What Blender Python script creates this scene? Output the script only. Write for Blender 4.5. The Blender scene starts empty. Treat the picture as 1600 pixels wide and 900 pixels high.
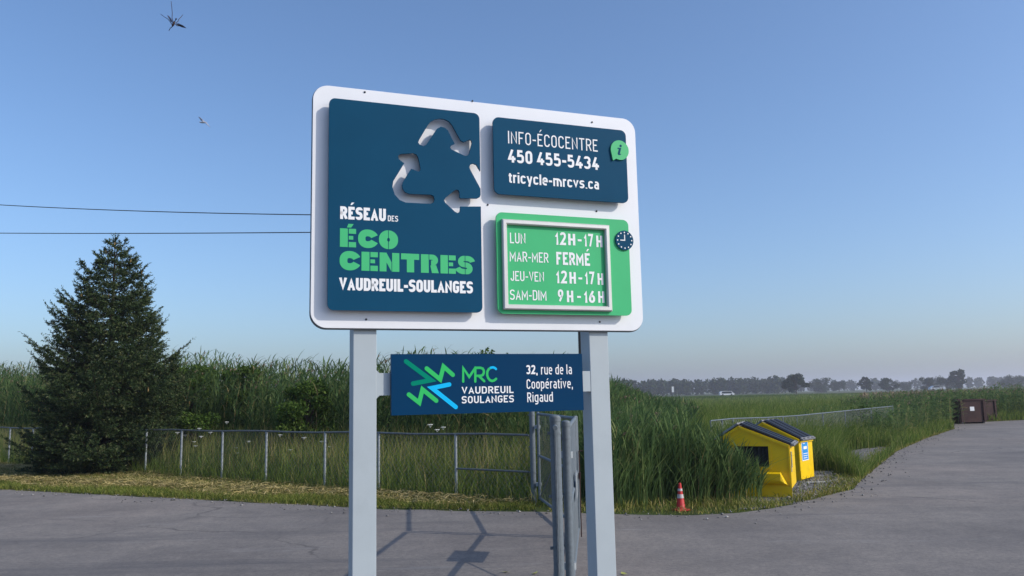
import bpy, bmesh, math, random
import numpy as np
from mathutils import Matrix, Vector
random.seed(7)
rng = np.random.default_rng(7)
sc = bpy.context.scene
col = sc.collection
rad = math.radians

# ------------------------------------------------------------------ camera
FPX, PIT, ROL, EYE = 1269.7, .1325, .0212, 1.9
_cp, _sp = math.cos(PIT), math.sin(PIT)
_F = np.array([0, _cp, _sp]); _R0 = np.array([1., 0, 0]); _U0 = np.array([0, -_sp, _cp])
_R = _R0 * math.cos(ROL) - _U0 * math.sin(ROL)
_U = _R0 * math.sin(ROL) + _U0 * math.cos(ROL)
cd = bpy.data.cameras.new('camera'); cam = bpy.data.objects.new('camera', cd); col.objects.link(cam)
cd.sensor_width = 36; cd.lens = FPX / 1600 * 36; cd.clip_start = .05; cd.clip_end = 20000
cam.matrix_world = Matrix(((_R[0], _U[0], -_F[0], 0), (_R[1], _U[1], -_F[1], 0), (_R[2], _U[2], -_F[2], EYE), (0, 0, 0, 1)))
sc.camera = cam

# ------------------------------------------------------------------ sky, sun, exposure
SUN_EL, SUN_AZ = rad(32), math.atan2(.951, -.309)
w = bpy.data.worlds.new('World'); sc.world = w; w.use_nodes = True
nt = w.node_tree; bg = nt.nodes['Background']
sky = nt.nodes.new('ShaderNodeTexSky'); sky.sky_type = 'NISHITA'; sky.sun_disc = False
sky.sun_elevation = SUN_EL; sky.sun_rotation = SUN_AZ
sky.altitude = 50; sky.air_density = 1.0; sky.dust_density = 1.9; sky.ozone_density = 6
nt.links.new(sky.outputs[0], bg.inputs[0]); bg.inputs[1].default_value = .15
sd = bpy.data.lights.new('sun', 'SUN'); sun = bpy.data.objects.new('sun', sd); col.objects.link(sun)
sd.energy = 2.65; sd.angle = rad(.53); sd.color = (1, .93, .82)
sdir = Vector((math.sin(SUN_AZ) * math.cos(SUN_EL), math.cos(SUN_AZ) * math.cos(SUN_EL), math.sin(SUN_EL)))
sun.rotation_euler = sdir.to_track_quat('Z', 'Y').to_euler()
sc.view_settings.view_transform = 'Standard'; sc.view_settings.look = 'None'
sc.view_settings.exposure = .3; sc.view_settings.gamma = 1
sc.render.engine = 'CYCLES'
sc.cycles.use_denoising = True; sc.cycles.denoising_prefilter = 'ACCURATE'; sc.cycles.use_adaptive_sampling = False; sc.cycles.use_light_tree = False
sc.cycles.volume_bounces = 1; sc.cycles.max_bounces = 8; sc.cycles.transparent_max_bounces = 12

# ------------------------------------------------------------------ helpers
def ray(px, py): return _F + _R * (px - 800) / FPX - _U * (py - 450) / FPX
def G(px, py, z=0.):
    d = ray(px, py); t = (z - EYE) / d[2]; return np.array([d[0] * t, d[1] * t, z])
def D(px, py, Y):
    d = ray(px, py); t = Y / d[1]; return np.array([d[0] * t, Y, EYE + d[2] * t])

def tag(o, label=None, cat=None, group=None, kind=None):
    if label: o['label'] = label
    if cat: o['category'] = cat
    if group: o['group'] = group
    if kind: o['kind'] = kind
    return o
def thing(name, label, cat, loc=(0, 0, 0), rz=0, group=None):
    o = bpy.data.objects.new(name, None); col.objects.link(o); o.empty_display_size = .2
    o.location = loc; o.rotation_euler = (0, 0, rz)
    return tag(o, label, cat, group)
def link(name, me, mat, parent=None):
    o = bpy.data.objects.new(name, me); col.objects.link(o)
    if mat is not None and not me.materials: me.materials.append(mat)
    if parent is not None: o.parent = parent
    return o
def dup(root, loc, rz=0, label=None, scale=1):
    r = root.copy(); col.objects.link(r); r.location = loc; r.rotation_euler = (0, 0, rz); r.scale = (scale,) * 3 if np.isscalar(scale) else scale
    if label: r['label'] = label
    for ch in list(root.children):
        c = ch.copy(); col.objects.link(c); c.parent = r
        for g in list(ch.children):
            d = g.copy(); col.objects.link(d); d.parent = c
    return r

class MB:
    """collects shapes into one mesh"""
    def __init__(s): s.v = []; s.f = []; s.smooth = []
    def add(s, vs, fs, smooth=False):
        n = len(s.v); s.v += [tuple(p) for p in vs]
        s.f += [tuple(i + n for i in f) for f in fs]; s.smooth += [smooth] * len(fs)
    def box(s, lo, hi, b=0):
        x0, y0, z0 = lo; x1, y1, z1 = hi
        if b <= 0:
            s.add([(x0, y0, z0), (x1, y0, z0), (x1, y1, z0), (x0, y1, z0), (x0, y0, z1), (x1, y0, z1), (x1, y1, z1), (x0, y1, z1)],
                  [(3, 2, 1, 0), (4, 5, 6, 7), (0, 1, 5, 4), (1, 2, 6, 5), (2, 3, 7, 6), (3, 0, 4, 7)])
        else:
            bm = bmesh.new(); bmesh.ops.create_cube(bm, size=1)
            for v in bm.verts: v.co = Vector(((x0 + x1) / 2 + v.co.x * (x1 - x0), (y0 + y1) / 2 + v.co.y * (y1 - y0), (z0 + z1) / 2 + v.co.z * (z1 - z0)))
            bmesh.ops.bevel(bm, geom=bm.edges[:], offset=b, segments=2, affect='EDGES', profile=.6)
            bm.verts.index_update()
            s.add([v.co for v in bm.verts], [[v.index for v in f.verts] for f in bm.faces]); bm.free()
    def prism(s, poly, y0, y1):
        """poly in (x,z), extruded along y"""
        n = len(poly)
        s.add([(x, y0, z) for x, z in poly] + [(x, y1, z) for x, z in poly],
              [tuple(range(n)), tuple(range(2 * n - 1, n - 1, -1))] + [(i, i + n, (i + 1) % n + n, (i + 1) % n) for i in range(n)])
    def tube(s, pts, r, n=8, caps=True):
        pts = [Vector(p) for p in pts]; K = len(pts)
        rs = [r] * K if np.isscalar(r) else list(r)
        vs = []
        for i, p in enumerate(pts):
            t = (pts[min(i + 1, K - 1)] - pts[max(i - 1, 0)]).normalized()
            a = t.cross(Vector((0, 0, 1)) if abs(t.z) < .9 else Vector((1, 0, 0))).normalized(); b = t.cross(a)
            vs += [p + (a * math.cos(2 * math.pi * k / n) + b * math.sin(2 * math.pi * k / n)) * rs[i] for k in range(n)]
        fs = [(i * n + k, i * n + (k + 1) % n, (i + 1) * n + (k + 1) % n, (i + 1) * n + k) for i in range(K - 1) for k in range(n)]
        s.add(vs, fs, True)
        if caps: s.add(vs[:n], [tuple(range(n))]); s.add(vs[-n:], [tuple(range(n - 1, -1, -1))])
    def ball(s, c, r, n=10, m=6):
        r = (r,) * 3 if np.isscalar(r) else r
        vs = [(c[0], c[1], c[2] - r[2])]
        for i in range(1, m):
            a = -math.pi / 2 + math.pi * i / m
            vs += [(c[0] + r[0] * math.cos(a) * math.cos(2 * math.pi * k / n), c[1] + r[1] * math.cos(a) * math.sin(2 * math.pi * k / n), c[2] + r[2] * math.sin(a)) for k in range(n)]
        vs.append((c[0], c[1], c[2] + r[2]))
        fs = [(0, 1 + (k + 1) % n, 1 + k) for k in range(n)]
        for i in range(m - 2):
            fs += [(1 + i * n + k, 1 + i * n + (k + 1) % n, 1 + (i + 1) * n + (k + 1) % n, 1 + (i + 1) * n + k) for k in range(n)]
        e = len(vs) - 1; fs += [(e, e - n + k, e - n + (k + 1) % n) for k in range(n)]
        s.add(vs, fs, True)
    def build(s, name, mat, parent=None):
        me = bpy.data.meshes.new(name); me.from_pydata(s.v, [], s.f); me.polygons.foreach_set('use_smooth', s.smooth); me.update()
        return link(name, me, mat, parent)

def fast_mesh(name, V, Q, tint=None):
    me = bpy.data.meshes.new(name); V = np.ascontiguousarray(V, np.float32); Q = np.ascontiguousarray(Q, np.int32)
    k = Q.shape[1]
    me.vertices.add(len(V)); me.vertices.foreach_set('co', V.ravel())
    me.loops.add(Q.size); me.loops.foreach_set('vertex_index', Q.ravel())
    me.polygons.add(len(Q)); me.polygons.foreach_set('loop_start', np.arange(0, Q.size, k, dtype=np.int32))
    me.polygons.foreach_set('use_smooth', np.zeros(len(Q), bool))
    if tint is not None:
        a = me.attributes.new('tint', 'FLOAT', 'POINT'); a.data.foreach_set('value', np.ascontiguousarray(tint, np.float32))
    me.update(calc_edges=True); return me

class Strips:
    """many thin leaf strips in one mesh"""
    def __init__(s): s.V = []; s.Q = []; s.T = []; s.n = 0
    def add(s, P, W, S, tint):
        N, K, _ = P.shape
        if S.ndim == 2: S = np.repeat(S[:, None, :], K, 1)
        V = np.stack([P - S * W[..., None] / 2, P + S * W[..., None] / 2], 2).reshape(-1, 3)
        base = (np.arange(N)[:, None] * K + np.arange(K - 1)[None, :]) * 2 + s.n
        Q = np.stack([base, base + 1, base + 3, base + 2], -1).reshape(-1, 4)
        s.V.append(V); s.Q.append(Q); s.T.append(np.repeat(tint, K * 2)); s.n += len(V)
    def build(s, name, mat, parent=None):
        return link(name, fast_mesh(name, np.concatenate(s.V), np.concatenate(s.Q), np.concatenate(s.T)), mat, parent)

# ------------------------------------------------------------------ materials
def new_mat(name):
    m = bpy.data.materials.new(name); m.use_nodes = True
    t = m.node_tree; return m, t, t.nodes['Principled BSDF']
def N(t, kind, **kw):
    n = t.nodes.new(kind)
    for k, v in kw.items(): setattr(n, k, v)
    return n
def ramp(t, stops, src):
    r = N(t, 'ShaderNodeValToRGB'); e = r.color_ramp.elements
    while len(e) < len(stops): e.new(.5)
    for el, (p, c) in zip(e, stops): el.position = p; el.color = (*c, 1) if len(c) == 3 else c
    t.links.new(src, r.inputs[0]); return r.outputs[0]
def noise(t, scale, detail=4, rough=.6, stretch=None):
    tc = N(t, 'ShaderNodeTexCoord'); o = tc.outputs['Object']
    if stretch:
        mp = N(t, 'ShaderNodeMapping'); mp.inputs['Scale'].default_value = stretch[:3]
        if len(stretch) > 3: mp.inputs['Rotation'].default_value = (0, 0, stretch[3])
        t.links.new(o, mp.inputs[0]); o = mp.outputs[0]
    n = N(t, 'ShaderNodeTexNoise'); n.inputs['Scale'].default_value = scale; n.inputs['Detail'].default_value = detail; n.inputs['Roughness'].default_value = rough
    t.links.new(o, n.inputs['Vector']); return n.outputs['Fac']
def mix(t, a, b, f, mode='MIX'):
    m = N(t, 'ShaderNodeMix', data_type='RGBA', blend_type=mode)
    for s, v in ((m.inputs[6], a), (m.inputs[7], b), (m.inputs[0], f)):
        if hasattr(v, 'is_linked'): t.links.new(v, s)
        elif isinstance(v, (int, float)): s.default_value = v
        else: s.default_value = (*v, 1)
    return m.outputs[2]
def paint(name, c, rough=.45, var=.12, scale=6, spec=.4, metal=0, dirt=None, bump=0):
    m, t, b = new_mat(name)
    lo = tuple(x * (1 - var) for x in c); hi = tuple(min(1, x * (1 + var)) for x in c)
    o = ramp(t, [(.3, lo), (.7, hi)], noise(t, scale))
    if dirt:
        o = mix(t, o, dirt, ramp(t, [(.55, (0, 0, 0)), (.75, (.6, .6, .6))], noise(t, scale * .6, 6, .7)))
    t.links.new(o, b.inputs['Base Color'])
    b.inputs['Metallic'].default_value = metal; b.inputs['Specular IOR Level'].default_value = spec
    r = N(t, 'ShaderNodeMapRange'); r.inputs[3].default_value = rough * .85; r.inputs[4].default_value = min(1, rough * 1.2)
    t.links.new(noise(t, scale * 3), r.inputs[0]); t.links.new(r.outputs[0], b.inputs['Roughness'])
    if bump:
        bn = N(t, 'ShaderNodeBump'); bn.inputs['Strength'].default_value = bump; bn.inputs['Distance'].default_value = .01
        t.links.new(noise(t, scale * 8), bn.inputs['Height']); t.links.new(bn.outputs[0], b.inputs['Normal'])
    return m
def foliage(name, stops, trans=.3, patch=.5, pscale=.35, rough=.7, spec=.12):
    m, t, b = new_mat(name)
    at = N(t, 'ShaderNodeAttribute', attribute_name='tint')
    c = ramp(t, stops, at.outputs['Fac'])
    p = ramp(t, [(.3, (1 - patch,) * 3), (.7, (1, 1, 1))], noise(t, pscale, 3))
    c = mix(t, c, p, 1., 'MULTIPLY')
    t.links.new(c, b.inputs['Base Color']); b.inputs['Roughness'].default_value = rough; b.inputs['Specular IOR Level'].default_value = spec
    tr = N(t, 'ShaderNodeBsdfTranslucent'); t.links.new(c, tr.inputs[0])
    mx = N(t, 'ShaderNodeMixShader'); mx.inputs[0].default_value = trans
    t.links.new(b.outputs[0], mx.inputs[1]); t.links.new(tr.outputs[0], mx.inputs[2])
    t.links.new(mx.outputs[0], t.nodes['Material Output'].inputs['Surface'])
    return m

M = {}
M['white'] = paint('sign_white', (.80, .80, .82), .4, .02, 2, .4, dirt=(.70, .70, .71))
M['post'] = paint('post_grey', (.405, .452, .475), .45, .04, 3, .4, dirt=(.35, .39, .405))
M['blue'] = paint('panel_blue', (.006, .062, .125), .5, .06, 2, .06)
M['blue2'] = paint('address_blue', (.0005, .036, .098), .45, .06, 2, .08)
M['green'] = paint('panel_green', (.045, .45, .17), .5, .04, 3, .3)
M['text_white'] = paint('letter_white', (.82, .82, .82), .5, .02, 5)
M['text_green'] = paint('letter_green', (.045, .47, .17), .5, .03, 5)
M['logo_teal'] = paint('emblem_teal', (.0, .23, .14), .5, .03, 5, .05)
M['logo_green'] = paint('emblem_green', (.04, .50, .13), .5, .03, 5, .05)
M['logo_blue'] = paint('emblem_sky', (.01, .48, .85), .5, .03, 5, .05)
M['alu'] = paint('aluminium', (.62, .60, .57), .4, .05, 8, .5, .35)
M['dark'] = paint('dark_steel', (.02, .02, .025), .5, .1, 9)
M['galv'] = paint('galvanised', (.135, .160, .180), .55, .14, 30, .4, .1)
M['galv_light'] = paint('galvanised_light', (.30, .325, .34), .5, .2, 14, .5, .25)
M['wire'] = paint('fence_wire', (.15, .165, .17), .5, .2, 6, .5, .3)
M['rail_dark'] = paint('weathered_rail', (.13, .145, .15), .6, .25, 9, .4, .2)
M['yellow'] = paint('bin_yellow', (.82, .53, .0), .42, .06, 3, .4, dirt=(.5, .36, .02))
M['black_plastic'] = paint('black_plastic', (.014, .016, .022), .5, .2, 5, .3, dirt=(.03, .03, .032))
M['lid_edge'] = paint('worn_plastic', (.20, .20, .21), .8, .5, 25, .2, dirt=(.04, .04, .045))
M['poster_blue'] = paint('poster_blue', (.02, .25, .62), .5, .05, 8)
M['wood'] = paint('pole_wood', (.10, .075, .06), .8, .3, 6, .2, bump=.4)
M['orange'] = paint('cone_orange', (.50, .022, .022), .5, .1, 12, dirt=(.3, .05, .03))
M['cone_white'] = paint('cone_white', (.50, .45, .44), .5, .08, 14, dirt=(.35, .3, .28))
M['rust'] = paint('container_brown', (.045, .020, .018), .7, .3, 3, .3, dirt=(.09, .045, .03))
M['cable'] = paint('cable_black', (.025, .027, .035), .6, .1, 3)
M['car_white'] = paint('car_white', (.78, .78, .78), .25, .02, 1, .5)
M['car_grey'] = paint('car_silver', (.55, .57, .6), .25, .02, 1, .5)
M['glass'] = paint('car_glass', (.03, .04, .05), .1, .05, 1, .6)
M['tyre'] = paint('tyre', (.02, .02, .02), .8, .1, 3)
M['chitin'] = paint('insect_dark', (.03, .015, .02), .5, .2, 60)
M['wing'] = paint('insect_wing', (.04, .05, .09), .4, .2, 60)
M['gull'] = paint('gull_plumage', (.34, .35, .40), .7, .35, 8)
M['bark'] = paint('bark', (.07, .05, .035), .9, .3, 8, .1, bump=.5)
M['cone_seed'] = paint('seed_cone', (.30, .19, .07), .8, .2, 20)
M['lace'] = paint('flower_white', (.72, .72, .66), .8, .05, 9)
M['leaf_yellow'] = paint('leaf_yellow', (.42, .42, .10), .7, .2, 30)
M['litter'] = paint('litter_white', (.6, .58, .52), .7, .1, 9)

M['reed'] = foliage('reed_leaf', [(0, (0.052, 0.096, 0.033)), (.45, (0.108, 0.184, 0.060)), (.8, (0.184, 0.264, 0.083)), (.93, (0.263, 0.296, 0.112)), (1, (0.525, 0.384, 0.180))], .45, .22, .5)
M['grass'] = foliage('tall_grass', [(0, (0.079, 0.132, 0.029)), (.5, (0.149, 0.232, 0.042)), (.85, (0.280, 0.326, 0.080)), (1, (0.595, 0.449, 0.208))], .45, .28, .45)
M['short'] = foliage('short_grass', [(0, (0.083, 0.119, 0.021)), (.5, (0.165, 0.210, 0.036)), (.8, (0.330, 0.308, 0.078)), (1, (0.570, 0.448, 0.182))], .25, .35, .8)
M['hay'] = foliage('mown_hay', [(0, (0.125, 0.144, 0.034)), (.3, (0.325, 0.264, 0.092)), (.7, (0.525, 0.408, 0.172)), (1, (0.650, 0.528, 0.253))], .2, .35, .9)
M['plume'] = foliage('reed_plume', [(0, (0.208, 0.138, 0.096)), (1, (0.468, 0.362, 0.240))], .2, .2, 1)
M['needle'] = foliage('spruce_needle', [(0, (0.024, 0.040, 0.017)), (.55, (0.051, 0.084, 0.031)), (.9, (0.093, 0.127, 0.048)), (1, (0.145, 0.155, 0.070))], .12, .3, .8, .7, .1)
M['stones'] = foliage('stones', [(0, (.10, .097, .093)), (.6, (.22, .21, .20)), (1, (.42, .40, .37))], 0, .2, 2, .9, .2)
M['shrub'] = foliage('shrub_leaf', [(0, (0.035, 0.069, 0.011)), (.6, (0.078, 0.144, 0.022)), (1, (0.135, 0.200, 0.039))], .3, .3, 1.2)
M['tree'] = foliage('tree_leaf', [(0, (0.020, 0.038, 0.014)), (.6, (0.038, 0.065, 0.023)), (1, (0.068, 0.090, 0.036))], .2, .3, .2)

def ground_mat():
    m, t, b = new_mat('meadow_soil')
    c = ramp(t, [(.3, (.045, .062, .02)), (.5, (.075, .105, .03)), (.62, (.11, .12, .04)), (.75, (.16, .14, .065))], noise(t, .25, 8, .7))
    c = mix(t, c, ramp(t, [(.3, (.55, .55, .55)), (.7, (1, 1, 1))], noise(t, 6, 6, .75)), 1., 'MULTIPLY')
    t.links.new(c, b.inputs['Base Color']); b.inputs['Roughness'].default_value = .95; b.inputs['Specular IOR Level'].default_value = .1
    return m
def asphalt_mat():
    m, t, b = new_mat('asphalt')
    c = ramp(t, [(.3, (.168, .152, .139)), (.5, (.208, .188, .170)), (.7, (.25, .225, .20))], noise(t, .5, 5, .6))
    c = mix(t, c, ramp(t, [(.30, (.55, .55, .56)), (.5, (1, 1, 1)), (.68, (1.0, 1.0, 1.0)), (.78, (1.7, 1.65, 1.6))], noise(t, 55, 3, .8)), .75, 'MULTIPLY')
    c = mix(t, c, ramp(t, [(.3, (.62, .62, .64)), (.5, (1, 1, 1)), (.7, (1.3, 1.28, 1.25))], noise(t, 16, 5, .85)), .85, 'MULTIPLY')
    c = mix(t, c, ramp(t, [(.3, (.78, .78, .8)), (.7, (1.15, 1.13, 1.1))], noise(t, 3, 4, .7)), .7, 'MULTIPLY')
    c = mix(t, c, ramp(t, [(.3, (.84, .85, .88)), (.5, (1, 1, 1)), (.7, (1.14, 1.10, 1.08))], noise(t, .16, 3, .6)), 1., 'MULTIPLY')
    # long faint wheel tracks and worn pale streaks
    c = mix(t, c, (.30, .285, .27), ramp(t, [(.60, (0, 0, 0)), (.72, (.75, .75, .75))], noise(t, .9, 6, .75, (.35, 1.9, 1, rad(18)))))
    c = mix(t, c, (.085, .083, .088), ramp(t, [(.56, (0, 0, 0)), (.72, (.6, .6, .6))], noise(t, .6, 5, .7, (.12, 1.6, 1, rad(25)))))
    # cracks
    tc = N(t, 'ShaderNodeTexCoord'); nz = N(t, 'ShaderNodeTexNoise'); nz.inputs['Scale'].default_value = 1.1; nz.inputs['Detail'].default_value = 6
    ad = N(t, 'ShaderNodeVectorMath', operation='MULTIPLY_ADD'); ad.inputs[1].default_value = (.9, .9, .9)
    t.links.new(tc.outputs['Object'], nz.inputs['Vector']); t.links.new(nz.outputs['Color'], ad.inputs[0]); t.links.new(tc.outputs['Object'], ad.inputs[2])
    vo = N(t, 'ShaderNodeTexVoronoi', feature='DISTANCE_TO_EDGE'); vo.inputs['Scale'].default_value = .11
    t.links.new(ad.outputs[0], vo.inputs['Vector'])
    k = ramp(t, [(.0, (.6, .6, .6)), (.0014, (.35, .35, .35)), (.0026, (0, 0, 0))], vo.outputs['Distance'])
    k = mix(t, k, ramp(t, [(.42, (0, 0, 0)), (.55, (1, 1, 1))], noise(t, .5, 3)), 1., 'MULTIPLY')
    c = mix(t, c, (.045, .042, .042), k)
    t.links.new(c, b.inputs['Base Color']); b.inputs['Roughness'].default_value = .88; b.inputs['Specular IOR Level'].default_value = .3
    bn = N(t, 'ShaderNodeBump'); bn.inputs['Strength'].default_value = .5; bn.inputs['Distance'].default_value = .006
    t.links.new(noise(t, 90, 3, .8), bn.inputs['Height']); t.links.new(bn.outputs[0], b.inputs['Normal'])
    return m
def gravel_mat():
    m, t, b = new_mat('gravel')
    tc = N(t, 'ShaderNodeTexCoord'); vo = N(t, 'ShaderNodeTexVoronoi'); vo.inputs['Scale'].default_value = 22
    t.links.new(tc.outputs['Object'], vo.inputs['Vector'])
    sep = N(t, 'ShaderNodeSeparateColor'); t.links.new(vo.outputs['Color'], sep.inputs[0])
    c = ramp(t, [(0, (.07, .068, .066)), (.5, (.15, .145, .14)), (1, (.30, .29, .27))], sep.outputs[0])
    c = mix(t, c, (.10, .085, .05), ramp(t, [(.5, (0, 0, 0)), (.7, (.7, .7, .7))], noise(t, 1.5, 5)))
    t.links.new(c, b.inputs['Base Color']); b.inputs['Roughness'].default_value = .95
    bn = N(t, 'ShaderNodeBump'); bn.inputs['Strength'].default_value = 1; bn.inputs['Distance'].default_value = .03; bn.invert = True
    t.links.new(vo.outputs['Distance'], bn.inputs['Height']); t.links.new(bn.outputs[0], b.inputs['Normal'])
    return m
def hay_ground_mat():
    m, t, b = new_mat('hay_ground')
    c = ramp(t, [(.3, (.10, .11, .03)), (.48, (.22, .19, .07)), (.62, (.34, .28, .12)), (.78, (.22, .15, .085))], noise(t, 1.6, 8, .75, (.4, 1.2, 1, rad(-25))))
    t.links.new(c, b.inputs['Base Color']); b.inputs['Roughness'].default_value = .95; b.inputs['Specular IOR Level'].default_value = .1
    return m

# ------------------------------------------------------------------ setting: ground, asphalt, verges
def sheet(name, poly, z, mat, jitter=0, step=.5):
    pts = []
    n = len(poly)
    for i in range(n):
        a = np.array(poly[i]); b = np.array(poly[(i + 1) % n]); L = np.linalg.norm(b - a)
        k = max(1, int(L / step)) if (jitter and L < 30) else 1
        for j in range(k):
            p = a + (b - a) * j / k
            if jitter and j: p = p + rng.normal(0, jitter, 2)
            pts.append((p[0], p[1], z))
    bm = bmesh.new(); f = bm.faces.new([bm.verts.new(p) for p in pts])
    bmesh.ops.triangulate(bm, faces=[f])
    bmesh.ops.recalc_face_normals(bm, faces=bm.faces[:])
    me = bpy.data.meshes.new(name); bm.to_mesh(me); bm.free()
    if me.polygons and me.polygons[0].normal.z < 0: me.flip_normals()
    return tag(link(name, me, mat), kind='structure')

sheet('ground', [(-9000, -300), (9000, -300), (9000, 12000), (-9000, 12000)], -.012, ground_mat())
EDGE_L = [(-60, 43), (-20, 23.2), (-12.02, 19.32), (-8.14, 17.41), (-5.4, 16.05), (-2.93, 14.82), (-1.2, 14.15), (.66, 13.72), (1.56, 13.36), (2.72, 13.05), (3.5, 13.2), (4.09, 13.57),
          (5.2, 14.62), (6.39, 15.88), (7.3, 17.6), (8.6, 19.9), (11.57, 25.16), (15.5, 31.2), (20.09, 37.75), (23.0, 43.6), (27.86, 45.6), (38, 46.5), (80, 50)]
sheet('asphalt_road', EDGE_L + [(80, -40), (-60, -40)], 0, asphalt_mat(), .035, .35)
FENCE_A, FENCE_B = np.array([.32, 14.81]), np.array([-27.7, 35.82])
sheet('mown_verge', [(-60, 43.1), (-20, 23.3), (-12.05, 19.45), (-8.1, 17.55), (-5.4, 16.2), (-2.9, 14.95), (-.6, 14.2), (.3, 14.7), (-1.2, 15.7), (-5.7, 19.4), (-8.6, 21.6), (-21, 30.8), (-60, 60)], -.006, hay_ground_mat(), .1, .5)
sheet('gravel_patch', [(3.6, 13.6), (4.2, 13.75), (5.25, 14.8), (6.3, 15.95), (7.25, 17.6), (7.0, 18.4), (7.5, 19.6), (6.6, 19.6), (5.4, 18.2), (4.6, 16.6)], -.004, gravel_mat(), .08, .4)
sheet('gravel_spur', [(8.2, 19.5), (8.7, 20.3), (11.4, 24.9), (12.6, 27), (12.2, 27.5), (10.6, 26.0), (9.0, 23.6), (8.0, 21.5)], -.004, bpy.data.materials['gravel'], .08, .4)

# ------------------------------------------------------------------ the sign
SX, SY, YAW, SW = -1.25 * 1.044, 5 * 1.044, .3598, 2.44
ZB, ZT = 2.364, 4.006
sign = thing('information_sign', 'large white two-post sign with blue and green panels for a recycling centre', 'sign', (SX, SY, 0), YAW)
_c, _s = math.cos(YAW), math.sin(YAW)
def S(px, py, off=0.):
    """pixel -> (along, up) on the sign's own plane, off metres in front of its face"""
    d = ray(px, py); o = np.array([-SX, -SY, EYE])
    ol = np.array([o[0] * _c + o[1] * _s, -o[0] * _s + o[1] * _c, o[2]])
    dl = np.array([d[0] * _c + d[1] * _s, -d[0] * _s + d[1] * _c, d[2]])
    t = (-off - ol[1]) / dl[1]; p = ol + dl * t
    return p[0], p[2]
def quad_rect(tl, tr, bl, br, off):
    a, b, c, d = (S(*q, off) for q in (tl, tr, bl, br))
    return ((a[0] + c[0]) / 2, (b[0] + d[0]) / 2, (c[1] + d[1]) / 2, (a[1] + b[1]) / 2)
def rrect(x0, x1, z0, z1, r, n=8):
    p = []
    for cx, cz, a0 in ((x1 - r, z1 - r, 0), (x0 + r, z1 - r, 90), (x0 + r, z0 + r, 180), (x1 - r, z0 + r, 270)):
        p += [(cx + r * math.cos(rad(a0 + 90 * k / n)), cz + r * math.sin(rad(a0 + 90 * k / n))) for k in range(n + 1)]
    return p
def plate(name, loops, y_front, th, mat, parent, bev=0):
    """flat plate in the xz plane with holes; its face is at y = -y_front"""
    cu = bpy.data.curves.new(name, 'CURVE'); cu.dimensions = '2D'; cu.fill_mode = 'BOTH'; cu.extrude = th / 2 - bev
    cu.bevel_depth = bev; cu.bevel_resolution = 1; cu.offset = -bev
    for lp in loops:
        sp = cu.splines.new('POLY'); sp.points.add(len(lp) - 1); sp.use_cyclic_u = True
        for p, (x, z) in zip(sp.points, lp): p.co = (x, z, 0, 1)
    tmp = bpy.data.objects.new('tmp', cu); col.objects.link(tmp)
    dg = bpy.context.evaluated_depsgraph_get(); me = bpy.data.meshes.new_from_object(tmp.evaluated_get(dg))
    bpy.data.objects.remove(tmp); bpy.data.curves.remove(cu)
    me.name = name; me.transform(Matrix(((1, 0, 0, 0), (0, 0, -1, -y_front + th / 2), (0, 1, 0, 0), (0, 0, 0, 1))))
    me.materials.clear()
    return link(name, me, mat, parent)

# ---- lettering: monoline letters drawn as strokes
def fillet(path, rr, closed=False, n=7):
    out = []; L = len(path)
    for i, q in enumerate(path):
        p = np.array(q[:2], float); r = q[2] if len(q) > 2 else 0
        if r <= 0 or (not closed and i in (0, L - 1)): out.append(p); continue
        a = np.array(path[i - 1][:2], float); b = np.array(path[(i + 1) % L][:2], float)
        la, lb = np.linalg.norm(a - p), np.linalg.norm(b - p)
        ra = path[i - 1][2] if len(path[i - 1]) > 2 else 0; rb = path[(i + 1) % L]; rb = rb[2] if len(rb) > 2 else 0
        c = min(r * rr, la * (.5 if ra else .97), lb * (.5 if rb else .97))
        A = p + (a - p) / la * c; B = p + (b - p) / lb * c
        for k in range(n + 1):
            t = k / n; P1 = A + (p - A) * .56; P2 = B + (p - B) * .56
            out.append((1 - t) ** 3 * A + 3 * t * (1 - t) ** 2 * P1 + 3 * t * t * (1 - t) * P2 + t ** 3 * B)
    res = [out[0]]
    for p in out[1:]:
        if np.linalg.norm(p - res[-1]) > 1e-5: res.append(p)
    if closed and np.linalg.norm(res[0] - res[-1]) < 1e-5: res.pop()
    return res
def stroke_poly(pts, w, closed=False, cap=(1, 1)):
    """ribbon (left,right) lists around a centreline"""
    pts = [np.array(p, float) for p in pts]; n = len(pts)
    if not closed and cap != 'none':
        d = pts[0] - pts[1]; pts[0] = pts[0] + d / np.linalg.norm(d) * w / 2 * cap[0]
        d = pts[-1] - pts[-2]; pts[-1] = pts[-1] + d / np.linalg.norm(d) * w / 2 * cap[1]
    Lf, Rt = [], []
    for i in range(n):
        a = pts[i - 1] if (i or closed) else None; b = pts[(i + 1) % n] if (i < n - 1 or closed) else None
        d1 = (pts[i] - a) if a is not None else (b - pts[i]); d2 = (b - pts[i]) if b is not None else d1
        d1 = d1 / np.linalg.norm(d1); d2 = d2 / np.linalg.norm(d2)
        n1 = np.array([-d1[1], d1[0]]); n2 = np.array([-d2[1], d2[0]]); m = n1 + n2; ml = np.linalg.norm(m)
        m = n1 if ml < 1e-6 else m / ml
        k = min(2.6, 1 / max(.3, float(m @ n1)))
        Lf.append(pts[i] + m * w / 2 * k); Rt.append(pts[i] - m * w / 2 * k)
    return Lf, Rt
r_ = 1
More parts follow.
